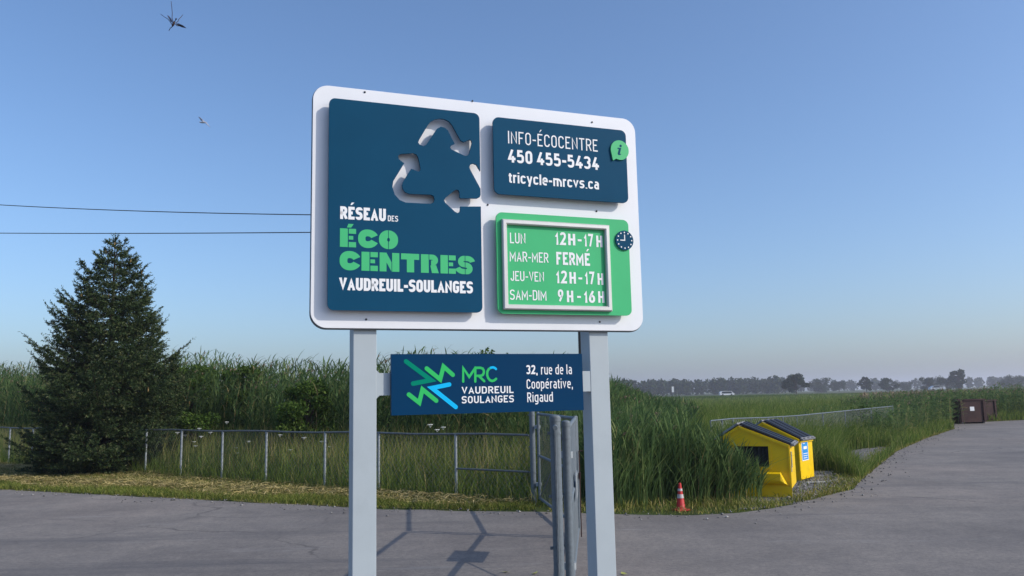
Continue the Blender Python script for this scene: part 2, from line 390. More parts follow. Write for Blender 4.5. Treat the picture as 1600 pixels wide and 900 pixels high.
GL = {
 'A': (1.05, [[(0, 0), (.5, 1), (1, 0)], [(.2, .28), (.8, .28)]]), 'C': (1, [[(1, .78), (1, 1, 1), (0, 1, 1), (0, 0, 1), (1, 0, 1), (1, .22)]]),
 'D': (1, ['c', [(0, 0), (0, 1), (1, 1, 1), (1, 0, 1)]]), 'E': (.9, [[(1, 1), (0, 1), (0, 0), (1, 0)], [(0, .52), (.86, .52)]]),
 'É': (.9, [[(1, 1), (0, 1), (0, 0), (1, 0)], [(0, .52), (.86, .52)], [(.38, 1.20), (.68, 1.36)]]), 'F': (.9, [[(1, 1), (0, 1), (0, 0)], [(0, .5), (.86, .5)]]),
 'G': (1, [[(1, .82), (1, 1, 1), (0, 1, 1), (0, 0, 1), (1, 0, 1), (1, .47), (.55, .47)]]), 'H': (1, [[(0, 0), (0, 1)], [(1, 0), (1, 1)], [(0, .5), (1, .5)]]),
 'I': (0, [[(0, 0), (0, 1)]]), 'J': (.8, [[(1, 1), (1, 0, 1), (0, 0, 1), (0, .25)]]), 'L': (.85, [[(0, 1), (0, 0), (1, 0)]]),
 'M': (1.3, [[(0, 0), (0, 1), (.5, .3), (1, 1), (1, 0)]]), 'N': (1.05, [[(0, 0), (0, 1), (1, 0), (1, 1)]]),
 'O': (1, ['c', [(0, 0, 1), (0, 1, 1), (1, 1, 1), (1, 0, 1)]]), 'R': (1, [[(0, 0), (0, 1), (1, 1, 1), (1, .47, 1), (0, .47)], [(.5, .47), (1, 0)]]),
 'S': (1, [[(1, .85), (1, 1, 1), (0, 1, 1), (0, .52, 1), (1, .52, 1), (1, 0, 1), (0, 0, 1), (0, .15)]]), 'T': (1, [[(0, 1), (1, 1)], [(.5, 1), (.5, 0)]]),
 'U': (1, [[(0, 1), (0, 0, 1), (1, 0, 1), (1, 1)]]), 'V': (1.05, [[(0, 1), (.5, 0), (1, 1)]]),
 '0': (1, ['c', [(0, 0, 1), (0, 1, 1), (1, 1, 1), (1, 0, 1)]]), '1': (.5, [[(0, .74), (1, 1), (1, 0)]]),
 '2': (1, [[(0, .83), (0, 1, 1), (1, 1, 1), (1, .62, .6), (0, 0), (1, 0)]]),
 '3': (1, [[(0, .86), (0, 1, 1), (1, 1, 1), (1, .52, 1), (.45, .52)], [(.45, .52), (1, .52, 1), (1, 0, 1), (0, 0, 1), (0, .14)]]),
 '4': (1.05, [[(.55, 1), (0, .24), (1, .24)], [(.72, .5), (.72, 0)]]), '5': (1, [[(.94, 1), (.06, 1), (.04, .58), (1, .62, 1), (1, 0, 1), (0, 0, 1), (0, .14)]]),
 '6': (1, [[(.68, 1), (0, .42, .8), (0, 0, 1), (1, 0, 1), (1, .58, 1), (.12, .58)]]), '7': (1, [[(0, 1), (1, 1), (.35, 0)]]),
 '9': (1, [[(.32, 0), (1, .58, .8), (1, 1, 1), (0, 1, 1), (0, .42, 1), (.88, .42)]]),
 'a': (.9, [[(.06, .72), (1, .72, 1), (1, 0)], [(1, .42), (0, .42, 1), (0, 0, 1), (1, 0)]]), 'c': (.9, [[(1, .58), (1, .72, 1), (0, .72, 1), (0, 0, 1), (1, 0, 1), (1, .14)]]),
 'd': (.95, ['c', [(0, .72, 1), (1, .72), (1, 0), (0, 0, 1)], [(1, 1.02), (1, 0)]]), 'e': (.95, [[(0, .38), (1, .38), (1, .72, 1), (0, .72, 1), (0, 0, 1), (.95, 0)]]),
 'é': (.95, [[(0, .38), (1, .38), (1, .72, 1), (0, .72, 1), (0, 0, 1), (.95, 0)], [(.38, .92), (.68, 1.08)]]),
 'g': (.95, [[(1, 0), (0, 0, 1), (0, .72, 1), (1, .72), (1, -.28, 1), (.06, -.28)]]), 'i': (0, [[(0, 0), (0, .72)], [(0, .99), (0, 1.02)]]), 'l': (.3, [[(0, 1.02), (0, 0, 1), (1, 0)]]),
 'm': (1.55, [[(0, 0), (0, .72), (1, .72, 1), (1, 0)], [(.5, .72), (.5, 0)]]), 'n': (.95, [[(0, 0), (0, .72), (1, .72, 1), (1, 0)]]),
 'o': (.95, ['c', [(0, 0, 1), (0, .72, 1), (1, .72, 1), (1, 0, 1)]]), 'p': (.95, [[(0, -.28), (0, .72), (1, .72, 1), (1, 0, 1), (0, 0)]]),
 'r': (.6, [[(0, 0), (0, .72)], [(0, .55), (.15, .72, 1), (1, .72)]]), 's': (.9, [[(1, .64), (1, .72, 1), (0, .72, 1), (0, .38, 1), (1, .38, 1), (1, 0, 1), (0, 0, 1), (0, .09)]]),
 't': (.55, [[(.35, .98), (.35, 0, 1), (1, 0)], [(0, .72), (1, .72)]]), 'u': (.95, [[(0, .72), (0, 0, 1), (1, 0), (1, .72)]]),
 'v': (.95, [[(0, .72), (.5, 0), (1, .72)]]), 'y': (.95, [[(0, .72), (.52, .0)], [(1, .72), (.42, -.28), (.15, -.28)]]),
 '-': (.6, [[(0, .42), (1, .42)]]), ',': (.1, [[(1, .02), (0, -.16)]]), '.': (0, [[(0, 0), (0, .01)]]),
}
def text(mb, s, u0, u1, z0, cap, w, off, wid=.5, gap=.13, space=.28, clampy=True):
    """set a word between u0 and u1 with baseline z0 and cap height cap; w = stroke width / cap height"""
    lay = []; x = 0.
    for ch in s:
        if ch == ' ': x += space; continue
        gw, st = GL[ch]; adv = gw * wid + (w if gw == 0 else 0); adv = max(adv, w)
        lay.append((ch, x, adv)); x += adv + gap
    tot = x - gap; k = (u1 - u0) / tot
    i = 0
    for ch, x, adv in lay:
        st = GL[ch][1]; closed = False
        for path in st:
            if path == 'c': closed = True; continue
            ix = max(adv - w, 0)
            if min(q[1] for q in path) > .9 and ch in 'Éé':
                yb = path[0][1] - .06; yt = yb + .20; c_ = x + adv / 2; th = w * .62
                P4 = [(c_ - .02 - th * .5, yb), (c_ - .02 + th * .4, yb), (c_ + .13 + th * .75, yt), (c_ + .10 - th * .55, yt)]
                mb.add([(u0 + k * p[0], -off, z0 + cap * p[1]) for p in P4], [(0, 1, 2, 3)]); continue
            P = [((x + w / 2 + q[0] * ix), (w / 2 + q[1] * (1 - w)), *(q[2:])) for q in path]
            P = fillet(P, max(ix * .5, .05), closed)
            def reach(e, f):      # a stroke that meets the edge of the letter's box runs on to it, others stop short
                dx, dy = abs(e[0] - f[0]), abs(e[1] - f[1])
                if dy > dx * .4 and round(e[1], 2) in (0, 1, .72, -.28, 1.02): return 1
                if dx > dy and e[0] in (0, 1): return 1
                return 0
            Lf, Rt = stroke_poly(P, w, closed, (reach(path[0], path[1]), reach(path[-1], path[-2]))); closed_now = closed; closed = False
            ymax = max(q[1] for q in path); ymin = min(q[1] for q in path)
            hi = w / 2 + ymax * (1 - w) + w / 2; lo = w / 2 + ymin * (1 - w) - w / 2
            y = -off - .0004 * (i % 3) ; i += 1
            pts = []
            for p in Lf + Rt:
                pts.append((u0 + k * p[0], y, z0 + cap * (min(max(p[1], lo), hi) if clampy else p[1])))
            n = len(Lf); rn = n if closed_now else n - 1
            mb.add(pts, [(j, n + j, n + (j + 1) % n, (j + 1) % n) for j in range(rn)])
def text_px(mb, s, left, right, cap_px, w, off, **kw):
    """left/right = (x, y) of the baseline ends in the photograph, measured on the plate"""
    a = S(*left, off); b = S(*right, off); t = S(left[0], left[1] - cap_px, off)
    text(mb, s, a[0], b[0], (a[1] + b[1]) / 2, t[1] - a[1], w, off, **kw)
def line_px(mb, pts, wpx, off, lift=0, rnd=True, scale=None):
    P = [S(*p, off) for p in pts]; w = wpx / 238.
    L, R = stroke_poly(P, w, False, 'none'); n = len(L); y = -off - lift
    mb.add([(p[0], y, p[1]) for p in L + R], [(j, n + j, n + j + 1, j + 1) for j in range(n - 1)])
    if rnd:
        for e, q, dl in ((P[0], P[1], .0003), (P[-1], P[-2], .0003)):
            d = np.array(e) - np.array(q); a0 = math.atan2(d[1], d[0])
            pts2 = [(e[0] + w / 2 * math.cos(a0 - math.pi / 2 + math.pi * k / 10), y, e[1] + w / 2 * math.sin(a0 - math.pi / 2 + math.pi * k / 10)) for k in range(11)]
            mb.add(pts2, [tuple(range(11))])

board = plate('board', [rrect(0, SW, ZB, ZT, .105, 10)], 0, .012, M['white'], sign, .002)
plate('shade_edge_frame', [rrect(-.003, SW + .001, ZB - .008, ZT + .001, .105, 10)], -.0125, .024, M['rail_dark'], sign)  # back frame, dark and oversize so its rim draws the board's edge shade
for u0, u1 in ((.283, .437), (2.006, 2.158)):
    mb = MB(); mb.box((u0, .037, -.3), (u1, .19, ZB + .006), .004); mb.build('post', M['post'], sign)
    mb = MB(); mb.box((u0 - .07, .01, .0), (u1 + .07, .217, .012), .003); mb.build('base_plate', M['galv'], sign)
for px, py in ((570, 144), (738, 158), (925, 191), (572, 499), (937, 503), (932, 330), (762, 320)):
    u, z = S(px, py); mb = MB(); mb.tube([(u, 0, z), (u, -.004, z)], .007, 10); mb.ball((u, -.004, z), (.0055, .003, .0055), 8, 4); mb.build('screw', M['dark'], board)

OFF, TH = .062, .016
k1 = 900 / 170
def A_(pts): return [S(600 + x / k1, 170 + y / k1, OFF) for x, y in pts]
x0, x1, z0, z1 = quad_rect((515, 153), (749, 177), (511, 485), (754, 488), OFF)
PANEL = (x0, x1, z0, z1)
hole_top = A_([(283, 278), (290, 258), (360, 140), (385, 108), (420, 88), (460, 80), (500, 85), (540, 105), (565, 135), (635, 262), (660, 275), (705, 255), (722, 260), (728, 282), (705, 370), (692, 386), (672, 390), (560, 337), (548, 320), (556, 302), (585, 290), (528, 178), (505, 157), (470, 148), (438, 165), (350, 298), (325, 308), (297, 298)])
hole_left = A_([(118, 395), (126, 378), (150, 372), (240, 367), (268, 376), (283, 400), (303, 490), (299, 512), (283, 519), (225, 495), (160, 600), (150, 630), (155, 660), (175, 688), (210, 703), (390, 710), (412, 722), (419, 748), (410, 775), (385, 786), (180, 775), (130, 755), (90, 710), (70, 650), (76, 600), (168, 450), (150, 438), (124, 416)])
n1 = A_([(797, 515), (765, 462), (738, 451), (715, 460), (705, 482), (716, 508), (801, 662)])
n2 = A_([(801, 712), (792, 730), (772, 741), (632, 740), (626, 728), (624, 690), (616, 672), (597, 668), (577, 680), (507, 738), (498, 755), (506, 776), (588, 852), (608, 862), (626, 853), (630, 838), (632, 808), (803, 808)])
n1[0] = (x1, n1[0][1]); n1[-1] = (x1, n1[-1][1]); n2[0] = (x1, n2[0][1]); n2[-1] = (x1, n2[-1][1])
rr_ = rrect(x0, x1, z0, z1, .042, 8)
q = len(rr_) // 4
outer = rr_[:q * 4]                                    # starts at the right edge's upper end going up and round to the bottom right
outer = outer + n2[::-1] + n1[::-1]
panel = plate('recycling_panel', [outer, hole_top, hole_left], OFF, TH, M['blue'], sign)
for (u, z) in ((x0 + .2, z0 + .2), (x0 + .2, z1 - .2), (x1 - .3, z0 + .2), (x0 + .12, (z0 + z1) / 2)):
    mb = MB(); mb.tube([(u, 0, z), (u, -OFF + TH + .001, z)], .02, 10); mb.build('spacer', M['alu'], panel)
LO = OFF + .0012
def words(name, parent, *calls):
    mb = MB()
    for s, le, ri, cp, w, off, kw in calls: text_px(mb, s, le, ri, cp, w, off, **kw)
    return mb.build(name, M['text_white'], parent)
words('heading', panel, ('RÉSEAU', (531.5, 342), (603, 346), 20, .235, LO, dict(wid=.58, gap=.08)))
words('small_word', panel, ('DES', (606, 345.5), (622, 346.5), 9, .15, LO, dict(wid=.52, gap=.13)))
words('place_name', panel, ('VAUDREUIL-SOULANGES', (530, 453), (739, 459), 20, .23, LO, dict(wid=.58, gap=.065)))
# heavy stencil letters
mb = MB(); md = MB()
def stencil(s, left, right, cap_px):
    a = S(*left, LO); b = S(*right, LO); t = S(left[0], left[1] - cap_px, LO); cap = t[1] - a[1]; zb = (a[1] + b[1]) / 2
    W = {'É': .80, 'E': .80, 'C': .98, 'O': .98, 'N': .98, 'T': .92, 'R': .92, 'S': .82}
    gap = .085; tot = sum(W[c] for c in s) + gap * (len(s) - 1); k = (b[0] - a[0]) / tot; x = 0.; idx = 0
    def put(m, poly, lift=0.):
        m.add([(a[0] + k * (x + p[0]), -LO - lift, zb + cap * p[1]) for p in poly], [tuple(range(len(poly)))])
    def rect(l, r, bt, tp, m=mb, lift=0.): put(m, [(l, bt), (r, bt), (r, tp), (l, tp)], lift)
    def strk(path, wd, closed=False, lo=0, hi=1):
        L, R = stroke_poly(fillet(path, .6, closed), wd, closed, 'none'); n = len(L)
        P = [(p[0], min(max(p[1], lo), hi)) for p in L + R]
        mb.add([(a[0] + k * (x + p[0]), -LO, zb + cap * p[1]) for p in P], [(j, n + j, n + (j + 1) % n, (j + 1) % n) for j in range(n if closed else n - 1)])
    for c in s:
        if c in 'EÉ':
            rect(0, .39, 0, 1); rect(.435, .80, .73, 1); rect(.435, .66, .41, .61); rect(.435, .80, 0, .28)
            if c == 'É': put(mb, [(.34, 1.06), (.55, 1.06), (.68, 1.26), (.42, 1.26)])
        elif c == 'C': strk([(.84, .63), (.74, .82, 1), (.20, .82, 1), (.20, .18, 1), (.74, .18, 1), (.84, .37)], .37, lo=-.02, hi=1.02)
        elif c == 'O':
            strk([(.21, .19, 1), (.21, .81, 1), (.77, .81, 1), (.77, .19, 1)], .42, True, -.02, 1.02); rect(.478, .502, -.03, 1.03, md, .0009)
        elif c == 'N':
            rect(0, .34, 0, 1); rect(.62, .98, 0, 1); put(mb, [(.34, 1), (.59, .5), (.59, .0), (.34, .48)])
        elif c == 'T': rect(0, .92, .68, 1); rect(.29, .66, 0, .679)
        elif c == 'R':
            rect(0, .40, 0, 1); strk([(.43, .86), (.74, .86, .5), (.74, .54, .5), (.52, .54)], .28, False, 0, 1); put(mb, [(.48, .40), (.78, .44), (.92, 0), (.56, 0)])
        elif c == 'S':
            strk([(.80, .68), (.74, .86, 1), (.20, .86, 1), (.16, .55, 1), (.66, .47, 1), (.66, .14, 1), (.10, .14, 1), (.0, .33)], .29, False, -.02, 1.02); rect(.40, .424, -.03, 1.03, md, .0009)
        x += W[c] + gap
stencil('ÉCO', (531, 386), (622, 389), 29)
md.build('stencil_gap', M['blue'], panel); md = MB()
stencil('CENTRES', (530, 422.5), (739, 428), 30)
mb.build('green_lettering', M['text_green'], panel); md.build('stencil_gap', M['blue'], panel)

x0, x1, z0, z1 = quad_rect((770.5, 181.5), (978, 205), (772, 303), (981.5, 317), OFF)
contact = plate('contact_panel', [rrect(x0, x1, z0, z1, .045, 8)], OFF, TH, M['blue'], sign)
for (u, z) in ((x0 + .12, z0 + .1), (x0 + .12, z1 - .1), (x1 - .12, z0 + .1), (x1 - .12, z1 - .1)):
    mb = MB(); mb.tube([(u, 0, z), (u, -OFF + TH + .001, z)], .02, 10); mb.build('spacer', M['alu'], contact)
words('heading', contact, ('INFO-ÉCOCENTRE', (794, 224), (934, 237), 19.5, .105, LO, dict(wid=.52, gap=.16)))
words('phone_number', contact, ('450 455-5434', (794, 253), (936, 266), 20.5, .19, LO, dict(wid=.56, gap=.12, space=.26)))
words('web_address', contact, ('tricycle-mrcvs.ca', (795, 284.5), (936, 297), 16.5, .175, LO, dict(wid=.56, gap=.11)))
cu, cz = S(968.5, 234.5, OFF + .012); r = .076
bub = [(cu + r * math.cos(rad(a)), cz + r * math.sin(rad(a))) for a in range(-115, 205, 8)]
bub = bub + [(cu - r * .95, cz - r * .35), (cu - r * .80, cz - r * 1.12)]
bubble = plate('information_bubble', [bub], OFF + .012, .012, M['text_green'], sign)
mb = MB(); o2 = OFF + .013
def loc_poly(m, c, sc_, pts, off): m.add([(c[0] + p[0] * sc_, -off, c[1] + p[1] * sc_) for p in pts], [tuple(range(len(pts)))])
loc_poly(mb, (cu, cz), r, [(-.24, .22), (-.27, .10), (-.10, .10), (-.26, -.38), (-.20, -.50), (-.02, -.52), (.14, -.42), (.10, -.36), (-.02, -.40), (.16, .24)], o2)
loc_poly(mb, (cu + .10 * r, cz + .44 * r), r, [(.13 * math.cos(rad(a)), .13 * math.sin(rad(a))) for a in range(0, 360, 30)], o2)
mb.build('letter', M['blue'], bubble)

x0, x1, z0, z1 = quad_rect((775, 329.5), (981, 345.5), (778, 489), (988, 494), OFF)
hours = plate('hours_panel', [rrect(x0, x1, z0, z1, .045, 8)], OFF, TH, M['green'], sign)
for (u, z) in ((x0 + .12, z0 + .1), (x0 + .12, z1 - .1), (x1 - .12, z0 + .1), (x1 - .12, z1 - .1)):
    mb = MB(); mb.tube([(u, 0, z), (u, -OFF + TH + .001, z)], .02, 10); mb.build('spacer', M['alu'], hours)
FO = OFF + .03
x0, x1, z0, z1 = quad_rect((784.5, 341), (953, 352), (788, 482.5), (957.5, 487), FO); fw = .036
mb = MB()
prof = [(0, OFF - .001), (0, FO - .008), (.008, FO), (fw - .008, FO), (fw, FO - .008), (fw, OFF - .001)]   # (inwards, proud)
ring = []
for (cx, cz, sx, sz) in ((x0, z0, 1, 1), (x1, z0, -1, 1), (x1, z1, -1, -1), (x0, z1, 1, -1)):
    ring.append([(cx + sx * i, -p, cz + sz * i) for i, p in prof])
for a in range(4):
    A, B = ring[a], ring[(a + 1) % 4]; n = len(A)
    mb.add(A + B, [(j, j + 1, n + j + 1, n + j) for j in range(n - 1)])
mb.build('frame', M['alu'], hours)
DY, HR = dict(wid=.5, gap=.11), dict(wid=.54, gap=.17)
words('day_line', hours, ('LUN', (797, 380), (821, 381), 16.5, .12, LO, DY))
words('day_line', hours, ('MAR-MER', (796.5, 408), (857, 411), 16, .12, LO, DY))
words('day_line', hours, ('JEU-VEN', (798, 438.5), (850, 440.5), 15.5, .12, LO, DY))
words('day_line', hours, ('SAM-DIM', (797, 468), (854, 470), 16, .12, LO, DY))
words('hours_line', hours, ('12', (868, 382.5), (884.5, 383), 20, .185, LO, HR), ('H', (888, 383), (899, 383.5), 18, .185, LO, HR), ('-', (903, 383.5), (909, 384), 19, .16, LO, HR), ('17', (913, 385), (927, 385.5), 20, .185, LO, HR), ('H', (932, 386), (941.5, 386.5), 18, .185, LO, HR))
words('hours_line', hours, ('FERMÉ', (869.5, 413), (922, 416), 20, .19, LO, dict(wid=.56, gap=.11)))
words('hours_line', hours, ('12', (869.5, 442.5), (886, 443), 20, .185, LO, HR), ('H', (890, 443), (900, 443.3), 18, .185, LO, HR), ('-', (904, 443), (910, 443.5), 19, .16, LO, HR), ('17', (914.5, 444), (929, 444.5), 20, .185, LO, HR), ('H', (934, 445), (943, 445.2), 18, .185, LO, HR))
words('hours_line', hours, ('9', (872, 471), (880.5, 471.3), 19, .185, LO, HR), ('H', (886, 472), (896, 472.3), 18, .185, LO, HR), ('-', (902, 472), (908, 472.3), 19, .16, LO, HR), ('16', (913, 473), (930, 473.3), 19, .185, LO, dict(wid=.54, gap=.14)), ('H', (935, 473), (944.5, 473.2), 18, .185, LO, HR))
cu, cz = S(976, 375.5, OFF + .012); r = .074
clock = plate('clock', [[(cu + r * math.cos(rad(a)), cz + r * math.sin(rad(a))) for a in range(0, 360, 8)]], OFF + .012, .012, M['blue'], sign)
mb = MB(); o2 = OFF + .0132
for k in range(12):
    a = rad(30 * k); c = (cu + .8 * r * math.cos(a), cz + .8 * r * math.sin(a))
    loc_poly(mb, c, r, [(.075 * math.cos(rad(b)), .075 * math.sin(rad(b))) for b in range(0, 360, 45)], o2)
mb.build('hour_dot', M['text_white'], clock)
mb = MB()
mb.box((cu - .05 * r, -o2 - .0006, cz - .05 * r), (cu + .05 * r, -o2, cz + .58 * r)); mb.box((cu - .5 * r, -o2 - .0012, cz - .05 * r), (cu - .05 * r, -o2, cz + .05 * r))
mb.build('clock_hand', M['text_white'], clock)

# lower address board between the posts
ao = -.004
x0, x1, z0, z1 = quad_rect((611.5, 553.5), (910, 552.5), (611.5, 649.5), (911.5, 640.5), ao)
addr = plate('address_board', [[(x0, z0), (x1, z0), (x1, z1), (x0, z1)]], ao, .03, M['blue2'], sign)
ua, za = S(590, 583, -.037); _, zb_ = S(590, 618, -.037)
for a, b in ((.437, x0 + .06), (x1 - .06, 2.006)):
    mb = MB(); mb.prism([(a, zb_ - .02 if a < 1 else zb_), (a + .02, zb_), (b, zb_), (b, za), (a + .02, za), (a, za + (.02 if a < 1 else 0))], .040, .12); mb.build('bracket', M['post'], sign)
AO = ao + .0012
k3 = 220 / 1600
def B_(pts): return [(600 + x * k3, 540 + y * k3) for x, y in pts]
mb = MB(); line_px(mb, B_([(250, 180), (536, 392), (330, 432)]), 7.2, AO); mb.build('teal_arrow', M['logo_teal'], addr)
mb = MB(); line_px(mb, B_([(485, 260), (638, 384), (676, 238), (782, 332)]), 7.0, AO, .0006); mb.build('green_zigzag', M['logo_green'], addr)
mb = MB(); line_px(mb, B_([(816, 698), (545, 482), (742, 442)]), 7.0, AO); mb.build('sky_blue_arrow', M['logo_blue'], addr)
mb = MB(); line_px(mb, B_([(282, 556), (400, 648), (437, 498), (594, 626)]), 7.0, AO, .0006); mb.build('green_zigzag', M['logo_green'], addr)
mb = MB(); W_ = 4.0
line_px(mb, B_([(900, 408), (900, 255), (968, 356), (1034, 258)]), W_, AO)
line_px(mb, B_([(1037, 408), (1037, 250)]), W_, AO, .0005)
line_px(mb, B_([(1037, 253), (1095, 252), (1122, 262), (1134, 285), (1134, 310), (1122, 334), (1095, 344), (1060, 344)]), W_, AO, .0009)
line_px(mb, B_([(1078, 346), (1138, 404)]), W_, AO, .0012)
line_px(mb, B_([(1215, 252), (1190, 268), (1174, 296), (1172, 335), (1184, 370), (1205, 394), (1228, 402), (1252, 396), (1274, 378)]), W_, AO)
mb.build('green_initials', M['logo_green'], addr)
mb = MB(); line_px(mb, B_([(1215, 251), (1240, 247), (1260, 255), (1272, 266)]), W_, AO, .0008); mb.build('blue_initial_tip', M['logo_blue'], addr)
words('emblem_name', addr, ('VAUDREUIL', (721.5, 615.5), (802.5, 614.2), 11.3, .17, AO, dict(wid=.66, gap=.16)))
words('emblem_name', addr, ('SOULANGES', (721.5, 630.2), (803, 628.6), 11.3, .17, AO, dict(wid=.66, gap=.16)))
AD = dict(wid=.5, gap=.14, space=.3)
words('address_line', addr, ('32', (822.5, 584.6), (836.5, 584.6), 14.2, .2, AO, dict(wid=.58, gap=.12)), (',', (838, 584.6), (840, 584.6), 14, .12, AO, AD))
words('address_line', addr, ('rue de la', (845.5, 585.2), (893.5, 584.6), 15.2, .125, AO, AD))
words('address_line', addr, ('Coopérative,', (823, 606.8), (895, 607.4), 15.2, .125, AO, AD))
words('address_line', addr, ('Rigaud', (824, 628.4), (864, 627.6), 15.2, .125, AO, AD))

# ------------------------------------------------------------------ chain-link fences and gate
def link_mesh(mb, L, z0, z1, cell=.07, r=.0016, flip=0):
    """diagonal wires of a fence panel along local x"""
    H = z1 - z0; step = cell * math.sqrt(2)
    for sgn, yy in ((1, -.002), (-1, .002)):
        x = -H
        while x < L:
            a0, a1 = max(0, -x), min(H, L - x)
            if a1 > a0 + .01:
                xa, xb = x + a0, x + a1
                za, zc = (z0 + a0, z0 + a1) if sgn > 0 else (z1 - a0, z1 - a1)
                n = np.array([-(zc - za), 0, xb - xa]); n = n / np.linalg.norm(n) * r
                A = np.array([xa, yy, za]); B = np.array([xb, yy, zc]); Yv = np.array([0, r, 0])
                mb.add([A + n, A - n + Yv, A - n - Yv, B + n, B - n + Yv, B - n - Yv], [(0, 1, 4, 3), (1, 2, 5, 4), (2, 0, 3, 5)])
            x += step
d = FENCE_B - FENCE_A; L = float(np.linalg.norm(d)); fr = math.atan2(d[1], d[0])
fence = thing('chain_link_fence', 'low chain link fence with grey top rail in front of the tall grass and reeds', 'fence', (*FENCE_A, 0), fr)
ts = []
for px, py in ((707, 779), (597, 768), (510, 762), (427, 754), (357, 749), (295, 744)):
    g = G(px, py); ts.append(float((g[:2] - FENCE_A) @ d / L))
rr0 = ray(15, 690); s15 = np.linalg.solve(np.array([[d[0] / L, -rr0[0]], [d[1] / L, -rr0[1]]]), -FENCE_A)[0]
stp = (s15 - ts[-1]) / 6; t = ts[-1]
while t + stp < L: t += stp; ts.append(t)
FH = 1.2
for t in ts:
    mb = MB(); mb.tube([(t, 0, -.1), (t, 0, FH - .025)], .027, 10); mb.ball((t, 0, FH - .02), (.03, .03, .02), 10, 4); mb.build('post', M['galv_light'], fence)
mb = MB(); mb.tube([(.1 + i * (L - .1) / 36, .0, FH + .012 * math.sin(i * 1.7)) for i in range(37)], .021, 8); mb.build('top_rail', M['rail_dark'], fence)
mb = MB(); mb.tube([(.1, 0, .55), (ts[0], 0, .55)], .018, 8); mb.build('mid_rail', M['rail_dark'], fence)
mb = MB(); link_mesh(mb, L, .03, FH - .01, .08, .0016); mb.build('wire_mesh', M['wire'], fence)

def leaf(name, label, hinge, end, plate_at=None):
    dd = np.array(end) - np.array(hinge); L = float(np.linalg.norm(dd)); a = math.atan2(dd[1], dd[0])
    t = thing(name, label, 'gate', (*hinge, 0), a, 'gate leaves across the entrance')
    z0, z1, x0 = .12, 1.58, .09
    mb = MB(); pr = .024
    for z in (z0, .85, z1): mb.tube([(x0, 0, z), (L, 0, z)], pr, 10)
    for x in (x0, L): mb.tube([(x, 0, z0 - .02), (x, 0, z1 + .02)], pr + .002, 10); mb.ball((x, 0, z1 + .02), (pr + .002, pr + .002, .02), 10, 4)
    mb.tube([(x0, 0, z0), (L * .5, 0, .85)], .009, 6)
    mb.build('frame', M['galv'], t)
    mb = MB(); link_mesh(mb, L - x0, z0, z1, .06, .0013)
    for i, v in enumerate(mb.v): mb.v[i] = (v[0] + x0, v[1] - .004, v[2])
    mb.build('wire_mesh', M['wire'], t)
    for z in (.35, 1.35):
        mb = MB(); mb.tube([(-.01, -.03, z), (x0 + .0, -.03, z)], .012, 6); mb.tube([(0, 0, z - .03), (0, 0, z + .03)], .055, 12); mb.build('hinge', M['galv_light'], t)
    if plate_at:
        mb = MB(); mb.box((plate_at - .33, -.04, .71), (plate_at + .33, -.03, 1.0), .003); mb.build('name_plate', M['galv_light'], t)
    mb = MB(); mb.tube([(L - .02, -.045, .02), (L - .02, -.045, 1.15)], .008, 6); mb.tube([(L - .02, -.045, 1.15), (L - .02, -.10, 1.15)], .008, 6); mb.box((L - .06, -.06, .78), (L + .03, -.03, .86), .004); mb.build('drop_bolt', M['rust'], t)
    return t
gb = D(887, 760, 7.6)
H1, EG, H2 = (gb[0] + .01, 7.72), (.815, 11.22), (.40, 14.70)
leaf('gate_leaf', 'nearer chain link gate leaf hung on the pair of stout posts', H1, EG, 2.0)
leaf('gate_leaf', 'farther chain link gate leaf hung at the corner of the fence', H2, (.84, 11.32))
def post(name, label, x, y, h, r, group):
    t = thing(name, label, 'post', (x, y, 0), 0, group)
    mb = MB(); mb.tube([(0, 0, -.05), (0, 0, h)], r, 16); mb.build('shaft', M['galv'], t)
    mb = MB(); mb.tube([(0, 0, h - .035), (0, 0, h)], r * 1.1, 16); mb.ball((0, 0, h), (r * 1.1, r * 1.1, r * .55), 16, 6); mb.build('cap', M['galv'], t)
    mb = MB()
    for z in (.16, .55, 1.0, h - .14):
        mb = MB(); mb.tube([(0, 0, z - .012), (0, 0, z + .012)], r * 1.07, 16); mb.box((-r - .025, -.012, z - .012), (-r + .01, .012, z + .012)); mb.build('clamp_band', M['galv'], t)
    return t
ga = D(870, 760, 7.5)
post('fence_post', 'thick galvanised end post beside the slimmer gate post', ga[0], 7.5, 1.70, .048, 'posts at the gate')
post('gate_post', 'slimmer galvanised post carrying the nearer gate leaf', gb[0], 7.6, 1.65, .040, 'posts at the gate')
post('gate_post', 'galvanised corner post where the fence meets the farther gate leaf', H2[0] - .09, H2[1] + .1, 1.70, .05, 'posts at the gate')
# short return of fence running from the end post towards the viewer, past the frame
t = thing('chain_link_fence', 'chain link fence return seen edge on at the thick gate post', 'fence', (ga[0], 7.5, 0), rad(-90 - math.degrees(math.atan2(ga[0], 7.5))), 'fences by the gate')
mb = MB(); link_mesh(mb, .35, .05, 1.62, .055, .0022); mb.build('wire_mesh', M['wire'], t)
mb = MB(); mb.tube([(.05, 0, 1.62), (.35, 0, 1.62)], .021, 8); mb.build('top_rail', M['galv'], t)
mb = MB(); mb.box((.05, -.008, .05), (.06, .008, 1.6)); mb.build('tension_bar', M['galv_light'], t)

